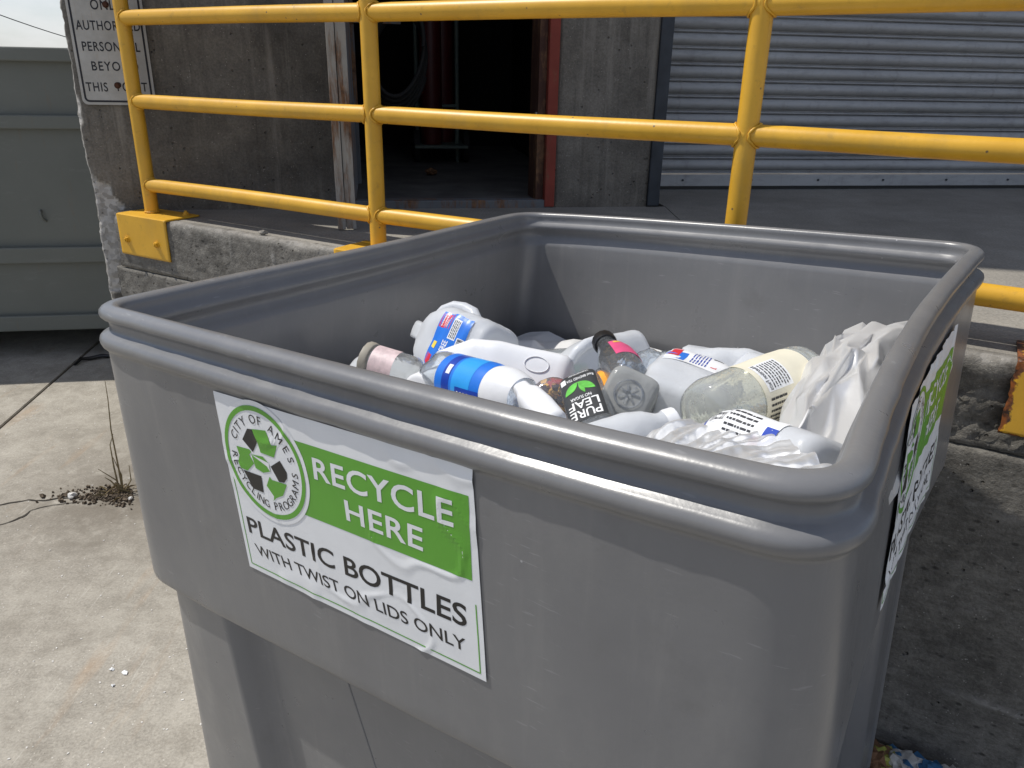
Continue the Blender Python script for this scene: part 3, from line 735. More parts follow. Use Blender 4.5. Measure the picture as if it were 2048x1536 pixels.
prof_in = [(-.0025, -.016), (-.001, -.026), (-.004, -.034), (-.010, -.041), (-.0115, -.048), (-.009, -.055), (-.001, -.064), (.006, -.074), (.0065, -.085), (.001, -.097), (-.005, -.107), (-.0065, -.118)]
prof_in = [(o, z*.8) for o, z in prof_in]
rbin = empty('recycling_bin', V((cen.x, cen.y, 0)), 'big grey plastic recycling bin with rolled rim and white-green stickers, filled with bottles', 'bin')
def near_hit(px):
    """photo pixel -> (s along near wall, height along the bin's upright)"""
    f, Lh, d, nrm = side[0]; P0 = f(0); P1 = f(1); d3 = (P1-P0)/Lh; up = UPB+NNEAR*DRAFT; n_ = d3.cross(up).normalized(); bow = 0
    for _ in range(6):
        p0 = P0+NNEAR*(DRAFT*.085+bow+WO); q = onplane(px, p0, n_); w_ = q-p0
        # solve w = s*d3 + zr*up
        a11, a12, a22 = d3.dot(d3), d3.dot(up), up.dot(up); b1, b2 = w_.dot(d3), w_.dot(up); det = a11*a22-a12*a12
        s_ = (b1*a22-b2*a12)/det; zr = (a11*b2-a12*b1)/det; bow = (f(s_/Lh)-P0).dot(NNEAR)
    return s_, zr
def near_pt(s_, zr, off=0.):
    f, Lh, d, nrm = side[0]; return bpt(f(s_/Lh), NNEAR, off+WO, zr)
LA, LB = near_hit((330, 1176)), near_hit((1000, 1532))
def ledge(i):
    s_ = (LOOP[i]-side[0][0](0)).dot(side[0][2]); return LA[1]+(LB[1]-LA[1])*max(-.3, min(1.3, (s_-LA[0])/(LB[0]-LA[0])))
vs, fs = [], []
NWL = 26; ZB_IN = -.80
for i in range(NLP):
    P, N = LOOP[i], NRM[i]; zl = ledge(i); wob = .0006*fbm(P, 9)
    colm = [(o, zl+dz) for o, dz in [(WO-.075, .004), (WO-.020, .0015), (WO-.006, 0.), (WO-.0015, .006), (WO, .014)]]
    for k in range(1, NWL): colm.append((WO, zl+.014+(-.080-zl-.014)*k/NWL))
    colm += prof_out+prof_in
    for k in range(1, 13): colm.append((-.0065, -.0944+(zl+.02+.0944)*k/12))
    for o, z in colm:
        nick = .0010*fbm((P.x, P.y, z), 24) if -.085 < z < 0 and o > .012 else 0
        vs.append(bpt(P, N, o+wob+nick, z))
C_ = len(colm)
for i in range(NLP):
    a, b = i*C_, ((i+1) % NLP)*C_
    for k in range(C_-1): fs.append((a+k, b+k, b+k+1, a+k+1))
fs.append(tuple(i*C_+C_-1 for i in range(NLP))[::-1])
tub = mesh('tub', vs, fs, M_BIN, rbin, True)
# lower body: inset, with corner columns and recessed panels
BASEO = (-.016, -.055, -.03, -.055)
def low_off(i):
    sd, t = SID[i]; Lh = side[sd][1]; base = BASEO[sd]; a = t*Lh; b = (1-t)*Lh
    if b < .06: base += (BASEO[(sd+1) % 4]-base)*(.06-b)/.06*.5
    if a < .06: base += (BASEO[(sd-1) % 4]-base)*(.06-a)/.06*.5
    k = max(0, min(1, (min(a, b)-.150)/.035)); k = k*k*(3-2*k)
    return base-.036*k
vs, fs = [], []; NB = 22
for i in range(NLP):
    P, N = LOOP[i], NRM[i]; zt = ledge(i)+.006; o = low_off(i); zb = -(P.z-.09)
    for k in range(NB+1): vs.append(bpt(P, N, o+WO, zt+(zb-zt)*k/NB))
for i in range(NLP):
    a, b = i*(NB+1), ((i+1) % NLP)*(NB+1)
    for k in range(NB): fs.append((b+k, a+k, a+k+1, b+k+1))
fs.append(tuple(i*(NB+1)+NB for i in range(NLP)))
lowb = mesh('lower_body', vs, fs, M_BIN, rbin, auto=R(60))
# moulded seam on the near panel
sa, sb_ = near_hit((620, 1322)), near_hit((692, 1536))
pts = [near_pt(sa[0]+(sb_[0]-sa[0])*k/8+.0, sa[1]-.005+(sb_[1]-sa[1])*k/8, -.0524) for k in range(-1, 16)]
tube('mould_seam', pts, .0018, M_BIN, lowb, 6)
for s_ in (.28, .72):
    a = side[0][0](s_); b = side[2][0](1-s_)
    ax = V((b.x-a.x, b.y-a.y, 0)).normalized(); fr = Frame(math.atan2(ax.y, ax.x)-math.pi/2)
    a2 = a-NNEAR*.14; ta, na = a2.dot(fr.T), a2.dot(fr.N); nb = b.dot(fr.N)-.06
    box('skid', fr, ta-.06, ta+.06, na, nb, 0, .104, M_BIN, rbin, .008)

# ---------------- stickers
zk = lambda x, y: (400+x/2.4767, 760+y/2.4767)
TLc, TRc, BRc, BLc = [near_hit(zk(*q)) for q in ((68, 52), (1352, 435), (1423, 1492), (250, 920))]
def inv_bilin(s_, z):
    u = v = .5
    for _ in range(25):
        f0 = [(TLc[k]*(1-u)+TRc[k]*u)*(1-v)+(BLc[k]*(1-u)+BRc[k]*u)*v for k in (0, 1)]
        du = [(TRc[k]-TLc[k])*(1-v)+(BRc[k]-BLc[k])*v for k in (0, 1)]; dv = [(BLc[k]-TLc[k])*(1-u)+(BRc[k]-TRc[k])*u for k in (0, 1)]
        r0, r1 = s_-f0[0], z-f0[1]; det = du[0]*dv[1]-du[1]*dv[0]
        u += (r0*dv[1]-r1*dv[0])/det; v += (du[0]*r1-du[1]*r0)/det
    return u, v
def UV(x, y): return inv_bilin(*near_hit(zk(x, y)))        # zoom pixel -> sticker coordinates
SWID = TRc[0]-TLc[0]; SHEI = .5*((TLc[1]-BLc[1])+(TRc[1]-BRc[1]))
def wrinkle(u, v, sd):
    q = (u*3.1+sd, v*2.2, sd)
    cr = .0013*max(0, 1-abs(fbm(q, 1.1, 2))*9)*max(0, min(1, fbm((u*2+sd, v*2, 3), 1.3, 2)*4+.4))     # a few narrow creases
    return .0012+cr+.0010*max(0, fbm(q, 1.2, 2))
def map_near(u, v, lift):
    s_ = (TLc[0]*(1-u)+TRc[0]*u)*(1-v)+(BLc[0]*(1-u)+BRc[0]*u)*v; z = (TLc[1]*(1-u)+TRc[1]*u)*(1-v)+(BLc[1]*(1-u)+BRc[1]*u)*v
    return near_pt(s_, z, lift+wrinkle(u, v, 1.7))
def map_right(u, v, lift):
    f, Lh, d, nrm = side[1]; s_ = .44*KB+SWID*1.0*u; n_ = nrm if nrm.x > 0 else -nrm
    return bpt(f(s_/Lh), n_, lift+WO+.002+wrinkle(u, v, 5.2)*1.6+.0022*abs(math.sin(u*17+v*3+2*fbm((u*2, v, 3), 2))), (-.088-.315*v)*KB)
CEN = [UV(*q) for q in ((120, 270), (525, 560), (230, 130), (430, 685))]
cu_, cv_ = sum(c[0] for c in CEN)/4, sum(c[1] for c in CEN)/4
RADm = sum(math.hypot((c[0]-cu_)*SWID, (c[1]-cv_)*SHEI) for c in CEN)/4
def polar(r, th): return cu_+r*RADm*math.cos(th)/SWID, cv_-r*RADm*math.sin(th)/SHEI
BAND = [UV(*q) for q in ((462, 293), (1335, 572), (1352, 992), (512, 660))]
EMB = {'g': [[(262, 240), (330, 248), (352, 300), (362, 320), (388, 322), (374, 381), (308, 356), (326, 350), (292, 300)],
             [(189, 322), (252, 340), (262, 352), (252, 366), (276, 410), (244, 445), (212, 430), (198, 398), (204, 368)],
             [(338, 520), (352, 476), (364, 492), (437, 516), (418, 570), (384, 582), (372, 596), (374, 574)],
             [(262, 364), (318, 376), (350, 412), (356, 450), (322, 456), (284, 432), (274, 398)]],
       'k': [[(240, 238), (264, 241), (292, 301), (270, 353), (218, 290)], [(224, 442), (312, 473), (323, 554), (271, 533)], [(358, 425), (402, 397), (436, 455), (438, 485), (424, 506), (398, 501)]]}
def quad_fn(q):      # q: sticker coords of TL,TR,BR,BL ; text y goes up
    def g(x, y):
        y = 1-y
        return tuple((q[0][k]*(1-x)+q[1][k]*x)*(1-y)+(q[3][k]*(1-x)+q[2][k]*x)*y for k in (0, 1))
    return g
TXT = [('RECYCLE', ((558, 378), (1258, 592), (1262, 728), (572, 488)), 'w', .016, 1.06), ('HERE', ((718, 588), (1108, 733), (1110, 846), (732, 690)), 'w', .016, 1.06),
       ('PLASTIC BOTTLES', ((232, 670), (1325, 1116), (1325, 1226), (250, 752)), 'k', .014, 1.0), ('WITH TWIST ON LIDS ONLY', ((272, 805), (1318, 1281), (1322, 1345), (293, 862)), 'k', .008, 1.0)]
TXT = [(s, [UV(*p) for p in q], c, b, sp) for s, q, c, b, sp in TXT]
EMB = {k: [[UV(*p) for p in poly] for poly in v] for k, v in EMB.items()}
def make_sticker(fn, label, sd):
    nx, ny = 170, 110; vs, fs = [], []
    for j in range(ny+1):
        for i in range(nx+1): vs.append(fn(i/nx, j/ny, 0))
    for j in range(ny):
        for i in range(nx): a = j*(nx+1)+i; fs.append((a, a+nx+1, a+nx+2, a+1))
    st = mesh('sticker', vs, fs, M_VW, rbin, True); st['label'] = label
    mats = {'g': M_VG, 'k': M_VK, 'w': M_VW}
    L1, L2, L3 = .0003, .0007, .0012; ml = .009
    def poly(name, pts, lift, mat): return mapped(name, pts, [tuple(range(len(pts)))], lambda x, y: fn(x, y, lift), mat, st, ml)
    # green band, split into strips so that it follows the sheet
    g = quad_fn(BAND); nb = 60; vv, ff = [], []
    for j in range(25):
        for i in range(nb+1): vv.append(g(i/nb, j/24))
    for j in range(24):
        for i in range(nb): a = j*(nb+1)+i; ff.append((a, a+1, a+nb+2, a+nb+1))
    mapped('green_band', vv, ff, lambda x, y: fn(x, y, L1), M_VG, st)
    def ring(name, r0, r1, lift, mat):
        n_ = 72; pts = [polar(r, 2*math.pi*k/n_) for r in (r0, r1) for k in range(n_)]
        m_ = 8; P = [polar(r0+(r1-r0)*j/m_, 2*math.pi*k/n_) for j in range(m_+1) for k in range(n_)]
        F = [(j*n_+k, j*n_+(k+1) % n_, (j+1)*n_+(k+1) % n_, (j+1)*n_+k) for j in range(m_) for k in range(n_)]
        mapped(name, P, F, lambda x, y: fn(x, y, lift), mat, st)
    ring('emblem_disc', .01, 1.09, L2, M_VW); ring('emblem_ring', .915, 1.0, L3, M_VG)
    for c in ('g', 'k'):
        for p in EMB[c]: poly('recycling_arrow', p, L3, mats[c])
    lf = EMB['g'][3]
    poly('leaf_vein', [(lf[0][0], lf[0][1]), (lf[2][0], lf[2][1]-.004), (lf[3][0], lf[3][1]), (lf[2][0]-.012, lf[2][1]+.018)], L3+.0002, M_VW)
    for s, q, c, b, sp in TXT:
        v2, f2, _ = text2d(s, b, sp); gq = quad_fn(q)
        mapped('lettering', [gq(*p) for p in v2], f2, lambda x, y: fn(x, y, L2 if c == 'w' else L1), mats[c], st, .007)
    # curved lettering round the emblem
    def arc(s, th0, th1, r, hgt, flip):
        wd = [(.32 if ch == 'I' else .5 if ch == ' ' else 1.05 if ch == 'M' else .8) for ch in s]; tot = sum(wd); acc = 0; VV, FF = [], []
        for ch, w_ in zip(s, wd):
            th = th0+(th1-th0)*(acc+w_/2)/tot; acc += w_
            if ch == ' ': continue
            v2, f2, asp = text2d(ch, 0.); k0 = len(VV); wc = hgt*min(asp, 1.1)
            for x, y in v2:
                xx = (x-.5)*wc; yy = (y-.5)*hgt
                if flip: a = th+xx/r; rr = r-yy
                else: a = th-xx/r; rr = r+yy
                VV.append(polar(rr, a))
            FF += [tuple(i+k0 for i in f) for f in f2]
        mapped('lettering', VV, FF, lambda x, y: fn(x, y, L3), M_VK, st, .007)
    arc('CITY OF AMES', R(158), R(12), .765, .155, False); arc('RECYCLING PROGRAMS', R(176), R(364), .765, .145, True)
    # thin green frame line
    def line(pts, wd):
        for (a, b) in zip(pts[:-1], pts[1:]):
            n_ = 40; dx, dy = (b[0]-a[0])*SWID, (b[1]-a[1])*SHEI; l_ = math.hypot(dx, dy); ox, oy = -dy/l_*wd/SWID, dx/l_*wd/SHEI
            P = [(a[0]+(b[0]-a[0])*k/n_+sg_*ox, a[1]+(b[1]-a[1])*k/n_+sg_*oy) for sg_ in (-1, 1) for k in range(n_+1)]
            mapped('frame_line', P, [(k, k+1, n_+2+k, n_+1+k) for k in range(n_)], lambda x, y: fn(x, y, L1), M_VG, st)
    line([(.018, .45), (.018, .968), (.982, .968), (.982, .62)], .0009)
    return st
make_sticker(map_near, 'white and green sticker on the wide front', 1)
make_sticker(map_right, 'wrinkled white and green sticker on the side', 2)
# =================================================================== BOTTLES AND BAGS IN THE BIN
def PD(px, drop): return onz(px, G-drop*KB)
def slerp(a, b, t): return a+(b-a)*t
class Lathe:
    """a bottle: turned profile (optionally squared), lying between base point A and the direction of B; angle 0 faces the camera"""
    def __init__(s, name, label, cat, A, B, L_, prof, mat, sq=2., roll=0., dent=0., petal=0., ns=40, group=None, flatk=1.):
        s.A = V(A); s.ax = (V(B)-V(A)).normalized(); L_ *= KB; prof = [(z, r*KB) for z, r in prof]; s.L = L_; s.prof = prof; s.sq = sq; s.dent = dent; s.petal = petal; s.fk = flatk
        to = (EYE-(s.A+s.ax*L_*.5)); x = (to-s.ax*to.dot(s.ax)).normalized(); y = s.ax.cross(x)
        c, sn = math.cos(R(roll)), math.sin(R(roll)); s.x = x*c+y*sn; s.y = y*c-x*sn
        s.th = empty(name, s.A, label, cat, group)
        zs = []
        for (za, ra), (zb, rb) in zip(prof[:-1], prof[1:]):
            m = max(1, int(abs(zb-za)*26)); zs += [za+(zb-za)*k/m for k in range(m)]
        zs.append(prof[-1][0])
        seen = []; 
        vs, fs = [], []
        rows = []
        for (za, ra), (zb, rb) in zip(prof[:-1], prof[1:]):
            m = max(1, int(max(abs(zb-za)*26, 1)))
            rows += [(za+(zb-za)*k/m, ra+(rb-ra)*k/m) for k in range(m)]
        rows.append(prof[-1])
        for z, r in rows:
            for k in range(ns): vs.append(s.pt(2*math.pi*k/ns, z, 0, r))
        for j in range(len(rows)-1):
            for k in range(ns): fs.append((j*ns+k, j*ns+(k+1) % ns, (j+1)*ns+(k+1) % ns, (j+1)*ns+k))
        fs.append(tuple(range(ns))[::-1]); fs.append(tuple(range((len(rows)-1)*ns, len(rows)*ns)))
        s.body = mesh('body', vs, fs, mat, s.th, True)
    def rad(s, z):
        p = s.prof
        for (za, ra), (zb, rb) in zip(p[:-1], p[1:]):
            if za <= z <= zb and zb > za: return ra+(rb-ra)*(z-za)/(zb-za)
        return p[-1][1] if z > .5 else p[0][1]
    def pt(s, th, z, lift=0., r=None):
        if r is None: r = s.rad(z)
        c, n_ = math.cos(th), math.sin(th)
        if s.sq > 2: r = r/((abs(c)**s.sq+abs(n_)**s.sq)**(1/s.sq))
        if s.petal and z < .16: r *= 1+s.petal*math.cos(5*th)*(1-z/.16)
        p = s.A+s.ax*(z*s.L)
        if s.dent: r *= 1+s.dent*fbm((p.x*1.0+c*.03, p.y+n_*.03, p.z+z*.1), 17, 3)
        return p+(s.x*c+s.y*n_*s.fk)*(r+lift)
    def label(s, th0, th1, z0, z1, mat, lift=.0008, name='label', nx=26, ny=14, lab=None, par=None, cut=None):
        vs, fs = [], []
        for j in range(ny+1):
            for i in range(nx+1):
                u, v = i/nx, j/ny
                if cut: u, v = cut(u, v)
                vs.append(s.pt(R(th0+(th1-th0)*u), z0+(z1-z0)*v, lift))
        for j in range(ny):
            for i in range(nx): a = j*(nx+1)+i; fs.append((a, a+1, a+nx+2, a+nx+1))
        o = mesh(name, vs, fs, mat, par or s.th, True)
        if lab: o['label'] = lab
        return o
    def print_(s, par, txt, th0, th1, z0, z1, mat, along='z', lift=.0016, bold=.01, flip=False):
        """lettering; along='z': reads along the bottle, 'th': reads round it"""
        v2, f2, _ = text2d(txt, bold)
        def fn(x, y):
            if flip: x, y = 1-x, 1-y
            if along == 'z': return s.pt(R(th0+(th1-th0)*y), z0+(z1-z0)*x, lift)
            return s.pt(R(th0+(th1-th0)*x), z0+(z1-z0)*y, lift)
        return mapped('lettering', v2, f2, fn, mat, par, .006)
    def patch(s, par, th0, th1, z0, z1, mat, name='print', lift=.0013, nx=8, ny=4): return s.label(th0, th1, z0, z1, mat, lift, name, nx, ny, par=par)
    def barcode(s, par, th0, th1, z0, z1, along='z', n=15, lift=.0018, seed=1):
        s.patch(par, th0, th1, z0, z1, M_LWHITE, 'barcode_field', lift-.0004)
        rr = random.Random(seed); ds = []; x = .06
        vs, fs = [], []
        while x < .94:
            w_ = rr.choice((.012, .018, .03)); k = len(vs)
            for a in (x, x+w_):
                for b in (.12, .5, .88):
                    vs.append(s.pt(R(th0+(th1-th0)*b), z0+(z1-z0)*a, lift) if along == 'z' else s.pt(R(th0+(th1-th0)*a), z0+(z1-z0)*b, lift))
            fs += [(k, k+1, k+4, k+3), (k+1, k+2, k+5, k+4)]; x += w_+rr.choice((.014, .02, .035))
        o = mesh('barcode', vs, fs, M_LTXT, par); o['kind'] = 'stuff'
    def lines(s, par, th0, th1, z0, z1, n, along='z', mat=None, seed=2, lift=.0017):
        """small print: rows of word-length dashes"""
        rr = random.Random(seed); vs, fs = [], []
        for i in range(n):
            a0, a1 = (i+.22)/n, (i+.62)/n; x = 0
            while x < .96:
                w_ = rr.uniform(.06, .22); x1 = min(1, x+w_); k = len(vs)
                for a in (a0, a1):
                    for b in (x, x1):
                        vs.append(s.pt(R(th0+(th1-th0)*a), z0+(z1-z0)*b, lift) if along == 'z' else s.pt(R(th0+(th1-th0)*b), z0+(z1-z0)*a, lift))
                fs.append((k, k+1, k+3, k+2)); x = x1+.035
        o = mesh('small_print', vs, fs, mat or M_LTXT, par); o['kind'] = 'stuff'
    def cap(s, mat, z0=None, r=.016, h=.016, name='cap'):
        z0 = s.prof[-1][0]-.02 if z0 is None else z0
        r *= KB; c = s.A+s.ax*(z0*s.L); d = s.ax*h*KB; n_ = 30; vs, fs = [], []
        for j, (dz, rr) in enumerate(((0, 1), (.15, 1.03), (.9, 1.03), (1, .95), (1, .02))):
            for k in range(n_):
                th = 2*math.pi*k/n_; rib = 1+.03*(k % 2) if 0 < dz < .95 else 1
                vs.append(c+d*dz+(s.x*math.cos(th)+s.y*math.sin(th))*r*rr*rib)
        for j in range(4):
            for k in range(n_): fs.append((j*n_+k, j*n_+(k+1) % n_, (j+1)*n_+(k+1) % n_, (j+1)*n_+k))
        fs.append(tuple(range(4*n_, 5*n_))); fs.append(tuple(range(n_))[::-1])
        return mesh(name, vs, fs, mat, s.th, auto=R(35))
P_SODA = [(0, .012), (.005, .026), (.03, .036), (.09, .040), (.14, .0405), (.17, .039), (.2, .0405), (.55, .0405), (.6, .039), (.63, .0405), (.70, .039), (.78, .033), (.86, .022), (.92, .0135), (1, .0135)]
P_JUG = [(0, .02), (.004, .055), (.02, .066), (.06, .072), (.5, .073), (.58, .071), (.68, .063), (.78, .048), (.86, .032), (.91, .021), (.93, .019), (1, .019)]
P_WIDE = [(0, .01), (.01, .030), (.04, .041), (.1, .045), (.3, .0455), (.74, .0455), (.80, .0455), (.815, .043), (.83, .0455), (.85, .0455), (.865, .043), (.88, .0455), (.93, .044), (.97, .038), (1, .030)]
def jug(label, A, B, L_=.25, roll=0., handle=180, cap=None, mat=None, dent=.05, k=1., hd=True):
    j = Lathe('milk_jug', label, 'jug', A, B, L_, [(z, r*k) for z, r in P_JUG], mat or M_HDPE, 4.2, roll, dent, ns=56)
    if hd:
        h = R(handle); d = j.x*math.cos(h)+j.y*math.sin(h); pts = []
        for z, r in ((.90, .018), (.89, .04), (.86, .062), (.78, .078), (.66, .083), (.54, .080), (.47, .068)):
            pts.append(j.A+j.ax*(z*j.L)+d*r*k*KB)
        tube('handle', pts, [.010*k, .011*k, .012*k, .012*k, .012*k, .013*k, .014*k], mat or M_HDPE, j.th, 14)
    if cap: j.cap(cap, .955, .0195*k, .014)
    return j
# 1 jug with blue label at the far corner
j = jug('milk jug with bright blue and red label lying against the far left corner', PD((992, 728), .50), PD((872, 676), .485), .205, 0, 105, None, None, .14, .95)
_o = .08; lb = j.label(-36, 40, .24-_o, .60-_o, M_BLUE, .0012, lab='blue label with red squares and yellow flower')
j.patch(lb, 18, 38, .45-_o, .59-_o, M_LRED, 'red_panel'); j.patch(lb, -34, -22, .50-_o, .58-_o, M_LRED, 'red_panel'); j.lines(lb, 20, 36, .47-_o, .57-_o, 4, 'th', M_LWHITE, 3)
j.print_(lb, 'FAT FREE', -30, 2, .40-_o, .46-_o, M_LWHITE, 'th'); j.print_(lb, 'MILK', -26, -8, .33-_o, .385-_o, M_LWHITE, 'th')
j.patch(lb, -34, -14, .25-_o, .32-_o, M_LWHITE, 'nutrition_panel'); j.lines(lb, -33, -15, .255-_o, .315-_o, 4, 'th', None, 5); j.patch(lb, 6, 34, .35-_o, .43-_o, M_LWHITE, 'text_panel'); j.lines(lb, 8, 32, .355-_o, .425-_o, 4, 'th', None, 6)
j.barcode(lb, -8, 12, .25-_o, .33-_o, 'th'); j.patch(lb, -14, -4, .51-_o, .57-_o, M_YELL, 'flower', .0016)
# 2 little jar on the left
b = Lathe('spice_jar', 'small clear jar with pale pink label and tan lid by the left wall', 'jar', PD((835, 752), .48), PD((757, 728), .47), .10, [(0, .02), (.03, .028), (.1, .031), (.8, .031), (.86, .028), (1, .028)], M_CLEARD, 2)
b.label(-95, 95, .36, .80, M_PINKW, .0008); b.cap(flat('tan_lid', (.36, .33, .27), .5), .86, .032, .014)
# 3 blue labelled water bottle
b = Lathe('water_bottle', 'large clear water bottle with bright blue label, base towards the left', 'bottle', PD((872, 748), .465), PD((1075, 806), .43), .28, P_SODA, M_CLEARB, 2, 0, .03, .10, 60)
lb = b.label(-120, 120, .20, .60, M_BLUE, .0009, nx=44, lab='blue and sky-blue wrap label'); b.patch(lb, -118, 118, .27, .335, M_BLUE2, 'dark_band', .0012, 40); b.patch(lb, -118, 118, .36, .52, M_CYAN, 'sky_band', .0012, 40)
b.patch(lb, -30, -8, .29, .325, M_LWHITE, 'deposit_mark'); b.patch(lb, 14, 118, .40, .60, M_BLUE2, 'name_panel', .0015, 24); b.print_(lb, 'PURE', 58, 22, .42, .49, M_LWHITE, 'th', .0022, .012); b.print_(lb, 'LIFE', 58, 22, .51, .58, M_LWHITE, 'th', .0022, .012)
b.label(-120, 120, .60, .80, M_WHITEP, .0006, 'clear_wrap', 40, 8)
# 4 white detergent jug
b = Lathe('detergent_jug', 'opaque white plastic jug with embossed oval lying behind the blue-labelled bottle', 'jug', PD((1140, 785), .49), PD((975, 748), .475), .235, [(0, .03), (.02, .046), (.06, .052), (.55, .052), (.75, .047), (.9, .03), (1, .018)], M_WHITEP, 5, 14, .02, 0, 56)
ov = [b.pt(R(20)+.22*math.cos(2*math.pi*k/32), .24+.085*math.sin(2*math.pi*k/32), .0012) for k in range(33)]
vs, fs = tube_data(ov, .0010, 6, False); mesh('embossed_oval', vs, fs, M_WHITEP, b.th, True)
# 5 white wedge-shaped nozzle bottle
b = Lathe('nozzle_bottle', 'slim white bottle with slanted spout in front of the candy tub', 'bottle', PD((1112, 856), .415), PD((1043, 778), .40), .105, [(0, .014), (.05, .019), (.4, .020), (.7, .018), (.85, .012), (.97, .011), (1, .009)], M_WHITEP, 3.5, 20, 0, 0, 36)
# 6 clear tub with candy
c6 = PD((1104, 796), .425); dv = (c6-EYE).normalized()+V((.12, .1, -.35))
b = Lathe('candy_tub', 'round clear plastic tub holding brown and gold candy', 'tub', c6, c6+dv, .10, [(0, .008), (.004, .02), (.03, .029), (.1, .033), (.85, .034), (1, .032)], M_CLEAR, 2, 0, 0, .02, 48)
b.cap(M_REDP, .98, .036, .014)
cand = []
for k in range(84):
    z = rnd.uniform(.08, .8); th = rnd.uniform(0, 2*math.pi); r_ = .026*math.sqrt(rnd.random()); c = b.A+b.ax*(z*b.L)+(b.x*math.cos(th)+b.y*math.sin(th))*r_
    cand.append((c, rnd.uniform(.003, .005)))
for mi, (mt, nm) in enumerate(((M_NUT, 'toffee_pieces'), (M_NUT2, 'dark_pieces'), (M_NUT3, 'gold_pieces'))):
    ds = []
    for c, r_ in cand[mi::3]:
        R3 = mathutils.Euler((rnd.random()*6, rnd.random()*6, rnd.random()*6)).to_matrix()
        ds.append(([c+R3 @ V((x*r_*1.4, y*r_, z*r_*.8)) for x in (-1, 1) for y in (-1, 1) for z in (-1, 1)], [(0, 1, 3, 2), (4, 6, 7, 5), (0, 4, 5, 1), (2, 3, 7, 6), (0, 2, 6, 4), (1, 5, 7, 3)]))
    vs, fs = join_data(*ds); o = mesh(nm, vs, fs, mt, b.th); o['kind'] = 'stuff'
# 7 tea bottle, upside down towards the near rim
b = Lathe('tea_bottle', 'clear tea bottle with dark label and green leaves pointing at the near rim', 'bottle', PD((1164, 774), .42), PD((1196, 880), .438), .185, [(0, .014), (.01, .025), (.04, .029), (.1, .031), (.70, .031), (.78, .028), (.86, .02), (.92, .0155), (1, .0155)], M_CLEARD, 4.2, 6, 0, 0, 52)
lb = b.label(-44, 44, .05, .70, M_LBLACK, .0008, lab='dark label with two green leaves and white lettering')
b.print_(lb, 'PURE', -34, 36, .575, .68, M_LWHITE, 'th', .0016, .012); b.print_(lb, 'LEAF', -34, 36, .455, .555, M_LWHITE, 'th', .0016, .012)
b.print_(lb, 'NO SUGAR', -22, 28, .395, .435, M_LWHITE, 'th', .0016, .01)
b.print_(lb, 'Real BREWED TEA', -38, 26, .13, .165, M_LWHITE, 'th', .0016, .006); b.print_(lb, 'UNSWEETENED', -30, 20, .065, .09, M_LWHITE, 'th', .0016, .006)
def leaf(bb, par, th, z, dth, dz, wd):
    pts = []
    for k in range(9):
        a = k/8; w_ = math.sin(math.pi*a)**.8*wd; pts.append((th+dth*a-dz*w_*110, z+dz*a+dth*w_*.0022))
    for k in range(7, 0, -1):
        a = k/8; w_ = math.sin(math.pi*a)**.8*wd; pts.append((th+dth*a+dz*w_*110, z+dz*a-dth*w_*.0022))
    mapped('leaf', pts, [tuple(range(len(pts)))], lambda x, y: bb.pt(R(x), y, .0016), M_LEAF, par, .006)
leaf(b, lb, 2, .20, 34, .13, .42); leaf(b, lb, 2, .20, -36, .14, .42); leaf(b, lb, 0, .21, -10, .16, .3)
b.patch(lb, 28, 40, .10, .17, M_LWHITE, 'calorie_mark')
# 8 square bottle showing its base
c8 = PD((1257, 788), .405); dv = (c8-EYE).normalized()+V((.05, .15, -.30))
b = Lathe('square_bottle', 'clear square bottle showing its star-moulded base', 'bottle', c8, c8+dv, .17, [(0, .018), (.0, .028), (.02, .034), (.06, .036), (.6, .036), (.75, .03), (.9, .016), (1, .016)], M_SQ, 4.6, 28, 0, 0, 56)
for k in range(7):
    a = 2*math.pi*k/7; p0 = b.A+b.ax*.001; q = b.A-b.ax*.0015+(b.x*math.cos(a)+b.y*math.sin(a))*.015
    tube('star_rib', [p0+(q-p0)*.25, q], [.0028, .0016], M_CLEAR, b.th, 6)
vs, fs = tube_data([b.A-b.ax*.0012+(b.x*math.cos(2*math.pi*k/36)+b.y*math.sin(2*math.pi*k/36))*.020 for k in range(37)], .0016, 6, False); mesh('base_ring', vs, fs, M_CLEAR, b.th, True)
b.label(0, 360, .35, .6, M_LBLACK, .0006, 'label', 60, 6)
# 9 black capped bottle
b = Lathe('juice_bottle', 'clear tapered bottle with black cap and pink label', 'bottle', PD((1262, 765), .425), PD((1200, 672), .425), .185, [(0, .02), (.02, .030), (.35, .032), (.48, .031), (.62, .026), (.8, .019), (.88, .0165), (1, .0165)], M_CLEARD, 2, 0, 0, 0, 44)
b.cap(M_BLACK, .90, .0195, .024); lb = b.label(10, 110, .25, .62, M_PINK, .0008, lab='pink label'); b.patch(lb, 24, 44, .52, .58, M_YELL, 'yellow_mark')
# 10 crushed water bottle
b = Lathe('crushed_bottle', 'crushed clear blue-tinted water bottle beside the square bottle', 'bottle', PD((1336, 732), .45), PD((1235, 762), .44), .13, [(0, .012), (.01, .024), (.05, .031), (.1, .028), (.16, .032), (.23, .027), (.3, .032), (.38, .027), (.46, .032), (.55, .027), (.62, .031), (.75, .028), (.85, .016), (1, .012)], M_CLEARB, 2, 0, .28, .14, 56)
# 11 jug behind
j = jug('plain milky jug with handle behind the black-capped bottle', PD((1262, 728), .54), PD((1095, 762), .50), .25, 10, 40, None, None, .08, .85)
